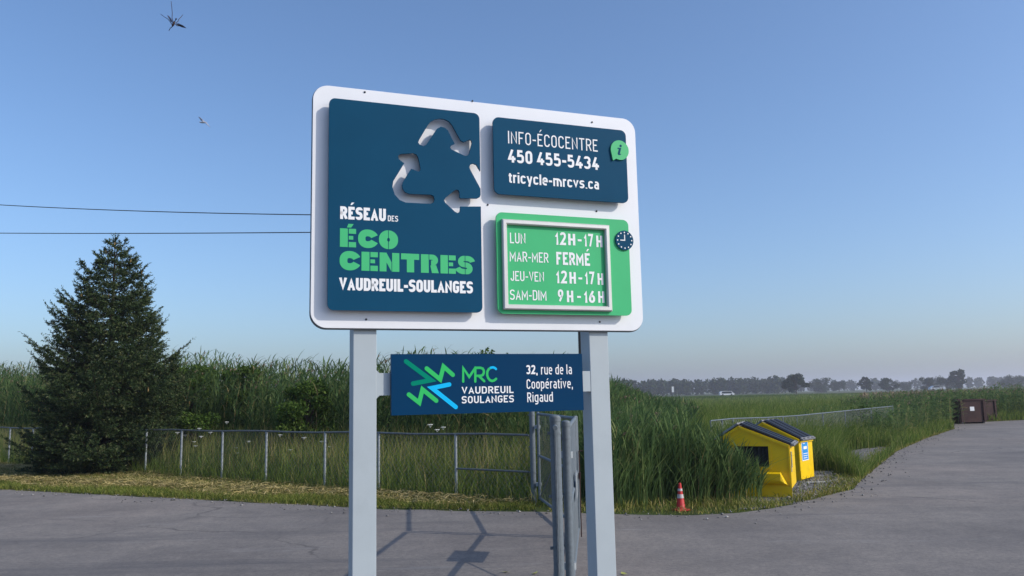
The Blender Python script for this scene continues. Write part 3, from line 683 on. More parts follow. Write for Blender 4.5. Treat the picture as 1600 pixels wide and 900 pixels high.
# field fence behind the dumpsters
pts = [D(1110, 657.5, 20.0), D(1145, 654, 21.2), D(1200, 652.3, 22.6), D(1245, 649.5, 24.2), D(1320, 642, 28.0), D(1395, 634.5, 33.0)]
t = thing('chain_link_fence', 'pale chain link fence with wavy rail behind the yellow dumpsters', 'fence', (0, 0, 0), 0)
mb = MB(); mb.tube([tuple(p) for p in pts], .016, 8); mb.build('top_rail', M['galv'], t)
mb = MB(); mw = MB()
for a, b in zip(pts[:-1], pts[1:]):
    dd = b[:2] - a[:2]; L = float(np.linalg.norm(dd)); ang = math.atan2(dd[1], dd[0]); tmp = MB()
    zt = float(min(a[2], b[2]))
    link_mesh(tmp, L, .05, zt, .08, .0022)
    ca, sa = math.cos(ang), math.sin(ang)
    mw.add([(a[0] + v[0] * ca - v[1] * sa, a[1] + v[0] * sa + v[1] * ca, v[2] + (a[2] - zt) + (b[2] - a[2]) * v[0] / L * (v[2] > .5)) for v in tmp.v], tmp.f)
mw.build('wire_mesh', M['wire'], t)
for i in range(11):
    s_ = i / 10 * (len(pts) - 1); k = min(int(s_), len(pts) - 2); p = pts[k] + (pts[k + 1] - pts[k]) * (s_ - k)
    mb = MB(); mb.tube([(p[0], p[1], -.1), (p[0], p[1], p[2])], .02, 8); mb.build('post', M['galv'], t)

# ------------------------------------------------------------------ utility pole and cables
PY = 21.0; pp = D(917, 740, PY)
pole = thing('utility_pole', 'dark wooden utility pole standing behind the sign', 'pole', (pp[0], PY, 0), 0)
ztop = D(917, 300, PY)[2]
mb = MB(); mb.tube([(0, 0, -.2), (0, 0, 2), (0, 0, ztop)], [.13, .12, .095], 14); mb.build('shaft', M['wood'], pole)
mb = MB(); mb.box((-.19, -.20, 1.9 + (613 - 706) * PY / FPX), (-.09, -.10, 1.9 + (613 - 688) * PY / FPX), .01); mb.build('meter_box', M['car_white'], pole)
zw = [D(917, 338, PY)[2], D(917, 360, PY)[2]]
for z in zw:
    mb = MB(); mb.tube([(0, -.09, z), (0, -.17, z)], .012, 6); mb.ball((0, -.17, z), .03, 8, 5); mb.build('insulator', M['galv_light'], pole)
LP = np.array([-34., 38.])
for i, obs in enumerate((((0, 320), (240, 331), (485, 335)), ((0, 364), (240, 365.5), (485, 362)))):
    P0 = np.array([pp[0], PY - .17]); dd = LP - P0
    tt, zz = [0], [zw[i]]
    for px, py in obs:
        r = ray(px, py); A = np.array([[dd[0], -r[0]], [dd[1], -r[1]]]); sl = np.linalg.solve(A, -P0)
        tt.append(sl[0]); zz.append(EYE + r[2] * sl[1])
    cf = np.polyfit(tt, zz, 2)
    mb = MB(); mb.tube([(*(P0 + dd * k / 40), np.polyval(cf, k / 40)) for k in range(41)], .016, 6)
    o = mb.build('overhead_cable', M['cable'])
    tag(o, ('upper' if i == 0 else 'lower') + ' black overhead cable passing ' + ('well above' if i == 0 else 'just over') + ' the spruce', 'cable', 'cables from the utility pole')

# ------------------------------------------------------------------ dumpsters
def dumpster(label, corner, front_dir, W, ridge, dep, zr, zk, zl, front_detail):
    """origin: right front corner at ground; local -x runs left along the front, +y to the back"""
    a = math.atan2(-front_dir[1], -front_dir[0])
    t = thing('dumpster', label, 'dumpster', (*corner, 0), a, 'yellow dumpsters on the gravel')
    zb0 = .16 if front_detail else .02
    prof = [(-W, zb0), (0, zb0), (0, zr), (-ridge, zk), (-W, zl)]
    mb = MB()
    if front_detail:   # front with an opening
        o0, o1, b0, b1 = -.98, -.37, .53, .90
        mb.prism([(-W, .16), (0, .16), (0, b0), (-W, b0)], 0, dep)
        mb.prism([(o1, b0), (0, b0), (0, zr), (o1, zr + (zk - zr) * -o1 / ridge)], 0, dep)
        mb.prism([(-W, b0), (o0, b0), (o0, zk - (zk - zl) * (-o0 - ridge) / (W - ridge)), (-W, zl)], 0, dep)
        mb.prism([(o0, b1), (o1, b1), (o1, zr + (zk - zr) * -o1 / ridge), (-ridge, zk), (o0, zk - (zk - zl) * (-o0 - ridge) / (W - ridge))], 0, dep)
    else: mb.prism(prof, 0, dep)
    mb.build('body', M['yellow'], t)
    mb = MB(); mb.prism([(-W, .0), (0, .0), (0, .18), (-W, .18)], -.014, -.002); mb.build('front_skirt', M['yellow'], t)
    for x in (-W + .12, -.2):
        mb = MB(); mb.box((x, .06, 0), (x + .08, dep - .05, zb0)); mb.build('skid', M['dark'], t)
    # edge flanges along the gable
    mb = MB()
    for (xa, za), (xb, zb) in (((0, zr), (-ridge, zk)), ((-ridge, zk), (-W, zl))):
        dx, dz = xb - xa, zb - za; l = math.hypot(dx, dz); nx, nz = dz / l * .05, -dx / l * .05
        if nz > 0: nx, nz = -nx, -nz
        mb.prism([(xa, za), (xb, zb), (xb + nx, zb + nz), (xa + nx, za + nz)], -.028, -.002)
    mb.box((-.035, -.02, .19), (-.004, -.002, zr - .05)); mb.build('gable_trim', M['yellow'], t)
    for (xa, za), (xb, zb), in (((.05, zr - .035), (-ridge + .015, zk + .006)), ((-ridge - .015, zk + .002), (-W - .03, zl - .02))):
        for k in range(1):
            mb = MB(); dx, dz = xb - xa, zb - za; l = math.hypot(dx, dz); nx, nz = -dz / l, dx / l
            if nz < 0: nx, nz = -nx, -nz
            e = .012; th = .03
            mb.prism([(xa + nx * e, za + nz * e), (xb + nx * e, zb + nz * e), (xb + nx * (e + th), zb + nz * (e + th)), (xa + nx * (e + th), za + nz * (e + th))], .02, dep + .02)
            for j in range(3):
                y = .14 + j * (dep - .28) / 2
                mb.prism([(xa + nx * (e + th), za + nz * (e + th)), (xb + nx * (e + th), zb + nz * (e + th)), (xb + nx * (e + th + .010), zb + nz * (e + th + .010)), (xa + nx * (e + th + .010), za + nz * (e + th + .010))], y - .06, y + .06)
            lid = mb.build('lid', M['black_plastic'] if xa > -.2 else M['galv_light'], t)
            mb = MB(); ex, ez = dx / l * .05, dz / l * .05
            mb.prism([(xa - ex * .3 + nx * (e + .004), za - ez * .3 + nz * (e + .004)), (xa + ex + nx * (e + .004), za + ez + nz * (e + .004)), (xa + ex + nx * (e + th + .013), za + ez + nz * (e + th + .013)), (xa - ex * .3 + nx * (e + th + .004), za - ez * .3 + nz * (e + th + .004))], .017, dep + .023)
            mb.build('worn_edge', M['lid_edge'], lid)
    if front_detail:
        mb = MB(); mb.box((o0 - .02, .10, b0 - .02), (o1 + .02, .12, b1 + .02)); op = mb.build('opening', M['dark'], t)
        mb = MB(); n = 9
        for j in range(n):
            x = o0 + (o1 - o0) * (j + .5) / n; mb.prism([(x - .026, b0), (x + .026, b0), (x + .024, b1), (x - .024, b1)], .03 + .02 * (j % 2), .04 + .02 * (j % 2))
        mb.build('rubber_flap', M['black_plastic'], op)
        mb = MB()
        for a0, a1, c0, c1 in ((o0 - .04, o1 + .04, b1, b1 + .035), (o0 - .04, o1 + .04, b0 - .035, b0), (o1, o1 + .04, b0, b1), (o0 - .04, o0, b0, b1)): mb.box((a0, -.016, c0), (a1, -.001, c1))
        mb.build('opening_trim', M['yellow'], op)
        mb = MB(); p0, p1 = -.62, -.18      # fork pocket, wedge section
        sec = [(-.001, .45), (-.13, .42), (-.13, .30), (-.10, .255), (-.001, .205)]
        n = len(sec)
        mb.add([(p0, y, z) for y, z in sec] + [(p1 + (.0 if i < 3 else .06 * (i - 2)), y, z) for i, (y, z) in enumerate(sec)],
               [tuple(range(n - 1, -1, -1)), tuple(range(n, 2 * n))] + [(i, (i + 1) % n, (i + 1) % n + n, i + n) for i in range(n)])
        mb.build('fork_pocket', M['yellow'], t)
        mb = MB(); mb.tube([(.012, .10, .52), (.012, .10, zr - .12)], .014, 6); mb.box((.0, .06, .44), (.01, .14, .54)); mb.build('latch', M['galv_light'], t)
    else:
        mb = MB(); mb.box((.001, .10, .40), (.008, .50, .86)); ps = mb.build('poster', M['text_white'], t)
        mb = MB(); mb.box((.009, .125, .42), (.012, .475, .84)); mb.build('poster_print', M['poster_blue'], ps)
        mb = MB(); mb.box((.013, .20, .64), (.0145, .40, .70))
        for j, (y0_, y1_) in enumerate(((.17, .30), (.16, .44), (.16, .42), (.16, .40))): mb.box((.013, y0_, .60 - .045 * j - .014 - (.0 if j else -.17)), (.0145, y1_, .60 - .045 * j - (.0 if j else -.17)))
        mb.build('poster_line', M['text_white'], ps)
        mb = MB(); mb.box((.0, .0, zr - .07), (.03, dep, zr - .035), .004); mb.build('side_rim', M['yellow'], t)
    return t
dumpster('yellow dumpster with barred opening in its front, half hidden by reeds', (4.95, 14.94), (-.92, .39), 1.33, .88, 1.05, .92, 1.27, 1.0, True)
dumpster('yellow dumpster with blue poster on its bright side', (6.05, 17.62), (-.78, .62), 1.25, .78, .80, .86, 1.22, .95, False)

# ------------------------------------------------------------------ traffic cone
g = G(1064, 797)
t = thing('traffic_cone', 'orange traffic cone with two white bands in front of the reeds', 'cone', (g[0], g[1], -.003), .3)
mb = MB(); mb.box((-.13, -.13, 0), (.13, .13, .025), .008); mb.build('base', M['orange'], t)
def rz_(z): return .085 - (.085 - .022) * z / .45
mb = MB(); mb.tube([(0, 0, .02), (0, 0, .05), (0, 0, .24), (0, 0, .46)], [.10, rz_(.05), rz_(.24), .022], 20); mb.ball((0, 0, .46), (.022, .022, .008), 12, 4); mb.build('body', M['orange'], t)
for a, b in ((.21, .275), (.33, .37)):
    mb = MB(); mb.tube([(0, 0, a), (0, 0, b)], [rz_(a) + .004, rz_(b) + .004], 20); mb.build('white_band', M['cone_white'], t)
t.scale = (.94, .94, .94)

# ------------------------------------------------------------------ brown containers at the far end of the road
def container(label, px0, px1, base_y, top_y, rot, dep, paper):
    a = G(px0, base_y); Y = a[1]; wdt = (px1 - px0) * Y / FPX / math.cos(rot * .6); h = (base_y - top_y) * Y / FPX
    t = thing('waste_container', label, 'container', (a[0], a[1], 0), rot, 'brown containers at the end of the road')
    mb = MB(); mb.box((0, 0, .08), (wdt, .03, h)); mb.box((0, dep - .03, .08), (wdt, dep, h)); mb.box((0, .031, .08), (.03, dep - .031, h)); mb.box((wdt - .03, .031, .08), (wdt, dep - .031, h)); mb.box((.031, .031, .08), (wdt - .031, dep - .031, .12)); mb.build('body', M['rust'], t)
    mb = MB(); mb.box((-.04, -.04, h + .001), (wdt + .04, .06, h + .07)); mb.box((-.04, dep - .06, h + .001), (wdt + .04, dep + .04, h + .07)); mb.box((-.04, .061, h + .001), (.05, dep - .061, h + .07)); mb.box((wdt - .05, .061, h + .001), (wdt + .04, dep - .061, h + .07)); mb.build('top_rail', M['rust'], t)
    mb = MB()
    for k in range(4):
        mb = MB(); mb.box((wdt + .001, .1 + k * (dep - .3) / 3, .1), (wdt + .07, .2 + k * (dep - .3) / 3, h - .01)); mb.build('rib', M['rust'], t)
    for xr in (.08, wdt - .14):
        mb = MB(); mb.box((xr, -.05, .1), (xr + .08, -.001, h - .01)); mb.build('rib', M['rust'], t)
    for x in (.1, wdt - .2):
        mb = MB(); mb.box((x, .0, 0), (x + .1, dep, .079)); mb.build('skid', M['dark'], t)
    if paper:
        mb = MB(); mb.box((wdt * .42, -.012, h * .55), (wdt * .58, -.002, h * .73)); mb.build('notice', M['text_white'], t)
    return t
container('brown steel container with a white notice at the end of the road', 1500, 1544, 662.5, 627, .10, 1.6, True)
container('brown steel container half hidden behind the one with the white notice', 1538, 1562, 658.5, 627.5, .2, 1.6, False)

# ------------------------------------------------------------------ vegetation
def in_poly(P, poly):
    poly = np.array(poly); x, y = P[:, 0], P[:, 1]; ins = np.zeros(len(P), bool); n = len(poly); j = n - 1
    for i in range(n):
        xi, yi = poly[i]; xj, yj = poly[j]
        c = ((yi > y) != (yj > y)) & (x < (xj - xi) * (y - yi) / (yj - yi + 1e-12) + xi)
        ins ^= c; j = i
    return ins
def scatter(poly, dens):
    p = np.array(poly); lo, hi = p.min(0), p.max(0); n = int(dens * np.prod(hi - lo))
    P = lo + rng.random((n, 2)) * (hi - lo)
    return P[in_poly(P, poly)]
def blades(st, P, h, w, lean=.35, segs=3, tint=(0, 1), wind=None, z=0.):
    N_ = len(P); h = np.broadcast_to(h, N_).astype(float); w = np.broadcast_to(w, N_).astype(float)
    a = rng.random(N_) * 2 * np.pi; dirv = np.stack([np.cos(a), np.sin(a), 0 * a], 1)
    if wind is not None: dirv = dirv + np.array([wind[0], wind[1], 0]); 
    ln = lean * (.3 + rng.random(N_))
    t_ = np.linspace(0, 1, segs + 1)
    Pc = np.zeros((N_, segs + 1, 3)); Pc[:, :, :2] = P[:, None, :2]
    Pc += dirv[:, None, :] * (h * ln)[:, None, None] * (t_ ** 2)[None, :, None]
    Pc[:, :, 2] += z + h[:, None] * (t_ - .25 * ln[:, None] * t_ ** 2)
    sa = rng.random(N_) * np.pi; S_ = np.stack([np.cos(sa), np.sin(sa), 0 * sa], 1)
    W_ = w[:, None] * np.array([.8, 1, .8, .12] if segs == 3 else ([.9, .8, .12] if segs == 2 else [1, .15]))[None, :]
    tn = tint[0] + (tint[1] - tint[0]) * rng.random(N_)
    st.add(Pc, W_, S_, tn)
def reeds(st, pl, P, h, leaves=9, wind=(.35, .0), tint=(0, .92), lw=.03, plume=.15, L=(.32, .58), upr=0.):
    N_ = len(P); h = np.asarray(h) * (.82 + .26 * rng.random(N_)); t0 = tint[0] + (tint[1] - tint[0]) * rng.random(N_)
    a = rng.random(N_) * 2 * np.pi; ln = (.03 + .10 * rng.random(N_)) * h
    dv = np.stack([np.cos(a) * ln + wind[0] * .12 * h, np.sin(a) * ln + wind[1] * .12 * h], 1)
    ts_ = np.array([0, .35, .7, 1.]); C = np.zeros((N_, 4, 3)); C[:, :, :2] = P[:, None, :] + dv[:, None, :] * (ts_ ** 2)[None, :, None]; C[:, :, 2] = h[:, None] * ts_
    sa = rng.random(N_) * np.pi
    st.add(C, np.full((N_, 4), 1.) * np.array([.013, .012, .009, .004]), np.stack([np.cos(sa), np.sin(sa), 0 * sa], 1), np.clip(t0 + .15, 0, 1))
    for k in range(leaves):
        f = .18 + .8 * (k + rng.random(N_)) / leaves
        base = np.zeros((N_, 3)); base[:, :2] = P + dv * (f ** 2)[:, None]; base[:, 2] = h * f
        al = rng.random(N_) * 2 * np.pi; d2 = np.stack([np.cos(al) + wind[0], np.sin(al) + wind[1]], 1); d2 /= np.linalg.norm(d2, axis=1)[:, None] + 1e-6
        Ls = (L[0] + (L[1] - L[0]) * rng.random(N_)) * (1.05 - .35 * f); up = .55 + .35 * rng.random(N_) + .3 * upr; dr = (.25 + .5 * rng.random(N_)) * (1 - .55 * upr)
        tt = np.array([0, .33, .67, 1.]); Pc = np.zeros((N_, 4, 3))
        Pc[:, :, :2] = base[:, None, :2] + d2[:, None, :] * (Ls[:, None] * ((.42 - .18 * upr) * tt + (.38 - .08 * upr) * tt ** 2)[None, :])[:, :, None]
        Pc[:, :, 2] = base[:, 2:3] + Ls[:, None] * (up[:, None] * tt - dr[:, None] * tt ** 2)
        sv = np.stack([-d2[:, 1], d2[:, 0], (rng.random(N_) - .5) * 1.2], 1); sv /= np.linalg.norm(sv, axis=1)[:, None]
        st.add(Pc, lw * (.75 + .5 * rng.random(N_))[:, None] * np.array([.55, 1, .75, .08]), sv, np.clip(t0 + .25 * (rng.random(N_) - .5), 0, 1))
    m = rng.random(N_) < plume
    if pl is not None and m.any():
        tip = C[m, 3]; n = len(tip)
        for k in range(7):
            a = rng.random(n) * 2 * np.pi; Lp = .10 + .14 * rng.random(n); d3 = np.stack([np.cos(a) * .35 + wind[0] * .8, np.sin(a) * .35 + wind[1], .75 + 0 * a], 1)
            Pc = tip[:, None, :] - np.array([0, 0, .06]) + d3[:, None, :] * Lp[:, None, None] * np.array([0, .5, 1.])[None, :, None]
            Pc[:, 2, 2] -= .3 * Lp
            pl.add(Pc, np.full((n, 3), .022) * np.array([.6, 1, .2]), np.stack([-np.sin(a), np.cos(a), 0 * a], 1), rng.random(n))

fd = (FENCE_B - FENCE_A) / np.linalg.norm(FENCE_B - FENCE_A); fn = np.array([fd[1] * -1, fd[0]]);  fn = fn if fn[1] > 0 else -fn
def along(s_, o): return tuple(FENCE_A + fd * s_ + fn * o)
# tall reeds behind the fence
st, pl = Strips(), Strips()
P = scatter([along(1.2, 2.6), along(46, 2.4), along(46, 7.5), along(4.0, 7.5)], 30)
s_along = (P - FENCE_A) @ fd
hh = 2.75 + .35 * np.sin(s_along * .9 + 1) * .4 + .25 * np.sin(s_along * .37) + .02 * s_along
off_ = (P - FENCE_A) @ fn
hh = hh - .42 * np.clip((8.5 - s_along) / 2, 0, 1)
reeds(st, pl, P, hh * np.clip(.80 + .05 * off_, .75, 1.05), 9, (.5, -.1), (0, .92), .036, .14, (.45, .78), .6)
tag(st.build('tall_reeds', M['reed']), 'dense tall green reeds growing behind the low fence', 'reeds', kind='stuff')
tag(pl.build('reed_plumes', M['plume']), 'beige feathery plumes topping the tall reeds behind the low fence', 'plumes', kind='stuff')
# tall grass between fence and reeds
st = Strips()
P = scatter([along(0, .15), along(36, .1), along(36, 3.2), along(.8, 3.2)], 210); off_ = (P - FENCE_A) @ fn
blades(st, P, (.55 + .22 * off_) * (.7 + .6 * rng.random(len(P))), .020, .6, 3, (.3, .97), (.55, -.1))
P = scatter([along(.2, .4), along(28, .4), along(28, 3.0), along(.8, 3.0)], 60)
blades(st, P, .9 + .5 * rng.random(len(P)), .009, .25, 3, (.75, 1.0), (.3, 0))
P = scatter([along(-.4, -.25), along(26, -.3), along(26, .2), along(-.4, .2)], 260)
blades(st, P, .25 + .3 * rng.random(len(P)), .011, .5, 2, (.1, .95))
tag(st.build('tall_grass', M['grass']), 'yellow green tall grass along the low fence', 'grass', kind='stuff')
# mown strip
st = Strips()
verge = [(-34, 30.2), (-20, 23.25), (-12.05, 19.4), (-8.1, 17.5), (-5.4, 16.12), (-2.9, 14.9), (-.9, 14.2), (.25, 13.95), (.35, 14.7), (-1.2, 15.75), (-5.7, 19.5), (-8.6, 21.7), (-21, 30.9), (-28, 36)]
P = scatter(verge, 520)
edge = np.array(EDGE_L)
def edge_dist(P):
    dm = np.full(len(P), 1e9)
    for a, b in zip(edge[:-1], edge[1:]):
        ab = b - a; t_ = np.clip(((P - a) @ ab) / (ab @ ab), 0, 1); dm = np.minimum(dm, np.linalg.norm(P - a - t_[:, None] * ab, axis=1))
    return dm
ed = edge_dist(P); N_ = len(P)
green = (ed < .75 + .3 * np.sin(P[:, 0] * 1.3)) | (rng.random(N_) < .26)
hay = Strips()
Ph = P[~green]; n = len(Ph); a = rng.random(n) * np.pi + .2; Lh = .08 + .16 * rng.random(n); z_ = .005 + .06 * rng.random(n) ** 2 + .05 * np.clip(np.sin(Ph[:, 1] * 2.2 + Ph[:, 0] * 1.1), 0, 1)
Pc = np.zeros((n, 3, 3)); Pc[:, :, :2] = Ph[:, None, :] + np.stack([np.cos(a), np.sin(a)], 1)[:, None, :] * Lh[:, None, None] * np.array([-.5, 0, .5])[None, :, None]
Pc[:, :, 2] = z_[:, None] + Lh[:, None] * (rng.random((n, 1)) - .3) * np.array([0, .4, .3])
sv = np.stack([-np.sin(a), np.cos(a), .4 * rng.normal(size=n)], 1)
hay.add(Pc, np.full((n, 3), .012), sv, rng.random(n))
blades(hay, P[~green][::3], .05 + .10 * rng.random(len(P[~green][::3])), .012, .8, 2, (.0, .9))
tag(hay.build('mown_hay', M['hay']), 'straw yellow mown hay lying on the verge by the road', 'hay', kind='stuff')
Pg = P[green]; Pg = np.concatenate([Pg, Pg + rng.normal(0, .06, Pg.shape), Pg + rng.normal(0, .08, Pg.shape)])
blades(st, Pg, .05 + .08 * rng.random(len(Pg)), .012, .7, 2, (0, .85))
# short grass round the gravel, cone and the road edge to the right
vr = [(.5, 13.75), (1.6, 13.4), (2.72, 13.09), (3.5, 13.25), (4.1, 13.65), (4.5, 14.1), (4.2, 14.6), (3.0, 14.6), (.6, 14.9)]
P = scatter(vr, 800); pn = .5 + .5 * np.sin(P[:, 0] * 2.3 + 1.7 * np.sin(P[:, 1] * 3.1)); P = P[rng.random(len(P)) < .35 + .65 * pn]
blades(st, P, (.03 + .10 * rng.random(len(P)) ** 1.5) * np.clip((edge_dist(P) + .25) / .5, .5, 1.6), .013, .8, 2, (.2, 1))
for a, b in zip(EDGE_L[11:20], EDGE_L[12:21]):
    a, b = np.array(a), np.array(b); L = np.linalg.norm(b - a); n = int(L * 330); nrm = np.array([-(b - a)[1], (b - a)[0]]) / L
    o_ = np.abs(rng.normal(0, .28, n)) + (-.02); Pq = a + (b - a) * rng.random((n, 1)) + nrm * o_[:, None]
    blades(st, Pq, .03 + .09 * rng.random(n) ** 1.5, .014, .8, 2, (.2, 1))
P = scatter([(3.6, 13.7), (5.2, 14.75), (7.2, 17.7), (7.3, 19.5), (4.6, 16.6)], 60); blades(st, P, .05 + .12 * rng.random(len(P)), .012, .7, 2, (0, 1))
tag(st.build('short_grass', M['short']), 'short green grass fringing the asphalt', 'grass', kind='stuff')

# loose stones along the broken edge of the asphalt
V, Q = [], []; k = 0; oct_ = np.array([(1, 0, 0), (0, 1, 0), (-1, 0, 0), (0, -1, 0), (0, 0, 1), (0, 0, -1)], float); fo = np.array([(0, 1, 4), (1, 2, 4), (2, 3, 4), (3, 0, 4), (1, 0, 5), (2, 1, 5), (3, 2, 5), (0, 3, 5)])
tn = []
for a, b in zip(EDGE_L[1:20], EDGE_L[2:21]):
    a, b = np.array(a), np.array(b); L = np.linalg.norm(b - a); nrm = np.array([-(b - a)[1], (b - a)[0]]) / L
    for _ in range(int(L * (24 if a[0] < 12 else 8))):
        p = a + (b - a) * rng.random() + nrm * rng.normal(-.12, .28); sz = .008 + .022 * rng.random() ** 2
        V.append(oct_ * sz * (.6 + .7 * rng.random((6, 1))) * np.array([1, 1, .7]) + np.array([p[0], p[1], sz * .4])); Q.append(fo + k); k += 6; tn.append(np.full(6, rng.random()))
for _ in range(900):
    p = np.array([4.2, 14.0]) + rng.random(2) * np.array([3.2, 5.0]); 
    if not in_poly(p[None], [(4.3, 13.9), (5.25, 14.8), (6.4, 16.1), (7.2, 17.7), (7.2, 19.3), (5.6, 18.4), (4.8, 15.4)])[0]: continue
    sz = .012 + .03 * rng.random() ** 2
    V.append(oct_ * sz * (.6 + .7 * rng.random((6, 1))) * np.array([1, 1, .7]) + np.array([p[0], p[1], sz * .4])); Q.append(fo + k); k += 6; tn.append(np.full(6, rng.random()))
tag(link('loose_gravel', fast_mesh('loose_gravel', np.concatenate(V), np.concatenate(Q), np.concatenate(tn)), M['stones']), 'loose grey stones strewn along the asphalt edge and gravel', 'gravel', kind='stuff')

# reeds right of the sign, round the cone and the dumpsters
st, pl = Strips(), Strips()
clump = [(1.35, 14.1), (2.2, 14.15), (2.62, 14.55), (2.95, 14.25), (3.5, 14.35), (4.25, 14.75), (3.75, 15.5), (3.7, 16.4), (4.6, 18.0), (4.9, 20.5), (3.6, 23), (1.2, 22), (.95, 17)]
P = scatter(clump, 46)
hh = np.interp(P[:, 1], [14, 15, 17, 20, 23], [1.1, 1.36, 1.42, 1.35, 1.25]) - .85 * np.clip(P[:, 0] - 3.0, 0, 2)
reeds(st, pl, P, hh, 8, (.6, -.1), (.1, .9), .026, .05, (.45, .80), 1.)
P = scatter(clump, 110); hq = np.interp(P[:, 1], [14, 15, 17, 20, 23], [.9, 1.25, 1.35, 1.25, 1.15]) - .85 * np.clip(P[:, 0] - 3.0, 0, 2)
blades(st, P, hq * (.7 + .4 * rng.random(len(P))), .020, .45, 3, (.25, .92), (.7, -.15))
P = scatter([(3.1, 14.15), (4.2, 14.45), (4.42, 14.8), (3.72, 15.38), (3.2, 15.4)], 110)
reeds(st, None, P, np.interp(P[:, 0], [3.2, 3.7, 4.0, 4.3], [1.0, .84, .60, .38]) * (.85 + .3 * rng.random(len(P))), 8, (.6, -.1), (.1, .9), .026, .0, (.4, .65), 1.)
P = scatter([(1.2, 14.0), (2.3, 14.0), (2.6, 14.4), (3.0, 14.1), (4.3, 14.5), (3.9, 15.0), (1.3, 14.9)], 160)
blades(st, P, .5 + .6 * rng.random(len(P)), .014, .55, 3, (.1, .9), (.5, -.2))
tag(st.build('roadside_reeds', M['reed']), 'green reeds crowding round the orange cone and yellow dumpsters', 'reeds', kind='stuff')
tag(pl.build('reed_plumes', M['plume']), 'beige plumes on the reeds beside the yellow dumpsters', 'plumes', kind='stuff')

# taller reed bank behind, then the meadow out to the highway
st, pl = Strips(), Strips()
P = scatter([(1.5, 25), (4.6, 24), (6.4, 29), (7.5, 36), (9.5, 52), (3, 52)], 20)
hh = 2.0 + .35 * np.clip((P[:, 1] - 24) / 10, 0, 1) - .9 * np.clip((P[:, 0] / P[:, 1] - .118) / .055, 0, 1)
reeds(st, pl, P, hh, 9, (.5, -.1), (.05, .9), .036, .15, (.45, .75), .8)
P = scatter([(16, 34), (25, 44.5), (28, 46.5), (60, 49), (80, 56), (60, 62), (34, 58), (18, 46)], 14)
hh = 1.55 + .3 * np.sin(P[:, 0] * .6) * .5 + .25 * np.clip((P[:, 0] - 24) / 4, 0, 1)
reeds(st, pl, P, hh, 8, (.5, -.1), (.05, .9), .045, .25)
P = scatter([(12.6, 27.6), (14.5, 30.5), (19.3, 37.6), (22.0, 42.0), (22.2, 44.5), (15, 40), (10, 30)], 26)
reeds(st, None, P, .85 + .35 * rng.random(len(P)), 7, (.5, -.1), (.1, .9), .03, 0)
tag(st.build('reed_bank', M['reed']), 'bank of tall reeds beyond the gate and behind the brown containers', 'reeds', kind='stuff')
tag(pl.build('reed_plumes', M['plume']), 'beige plumes over the far reed bank', 'plumes', kind='stuff')

st = Strips(); pl = Strips()
def wedge(n, y0, y1, a0, a1, pw=1.0):
    u = rng.random(n); Y = (y0 ** -pw + u * (y1 ** -pw - y0 ** -pw)) ** (-1 / pw); X = Y * (a0 + (a1 - a0) * rng.random(n)); return np.stack([X, Y], 1)
P = wedge(90000, 17.5, 60, .20, .62)
road = EDGE_L + [(80, -40), (-60, -40)]
ex = in_poly(P, road) | in_poly(P, [(3.5, 13.5), (5.2, 14.6), (7.3, 17.6), (7.5, 19.8), (5.6, 19.2), (4.4, 16.6)]) | in_poly(P, [(7.9, 18.7), (8.7, 20.3), (11.4, 24.9), (12.4, 27.2), (10.6, 26.2), (8.4, 22)])
P = P[~ex]; ed = edge_dist(P)
blades(st, P, np.clip(.35 + .28 * ed, .25, 1.05) * (.6 + .7 * rng.random(len(P))), .010 * np.maximum(1, P[:, 1] / 16), .45, 3, (.0, .93), (.3, 0))
P = wedge(80000, 45, 265, .10, .68)
P = P[~in_poly(P, road)]
n = len(P); patchy = .5 + .5 * np.sin(P[:, 0] * .11 + 2 * np.sin(P[:, 1] * .05))
blades(st, P, (.55 + .35 * patchy) * (.7 + .5 * rng.random(n)), .011 * P[:, 1] / 16, .4, 2, (.0, .95), (.3, 0))
P = wedge(16000, 215, 268, .10, .68)
blades(st, P, .6 + .35 * rng.random(len(P)), .3, .3, 2, (.0, .35))
P = wedge(200, 60, 120, .42, .58); P = P[~in_poly(P, road)]; n = len(P)
for k in range(3):
    a = rng.random(n) * 6.28; hb = 1.05 + .3 * rng.random(n); Pc = np.zeros((n, 3, 3)); Pc[:, :, :2] = P[:, None, :] + np.stack([np.cos(a), np.sin(a)], 1)[:, None, :] * np.array([0, .04, .12])[None, :, None]; Pc[:, :, 2] = hb[:, None] + np.array([0, .16, .30])
    pl.add(Pc, (.035 + .0008 * P[:, 1])[:, None] * np.array([.5, 1, .2]), np.stack([-np.sin(a), np.cos(a), 0 * a], 1), rng.random(n))
tag(pl.build('grass_plumes', M['plume']), 'tan seed plumes standing over the meadow before the highway', 'plumes', kind='stuff')
tag(st.build('meadow_grass', M['grass']), 'wild green meadow grass stretching out to the highway', 'grass', kind='stuff')

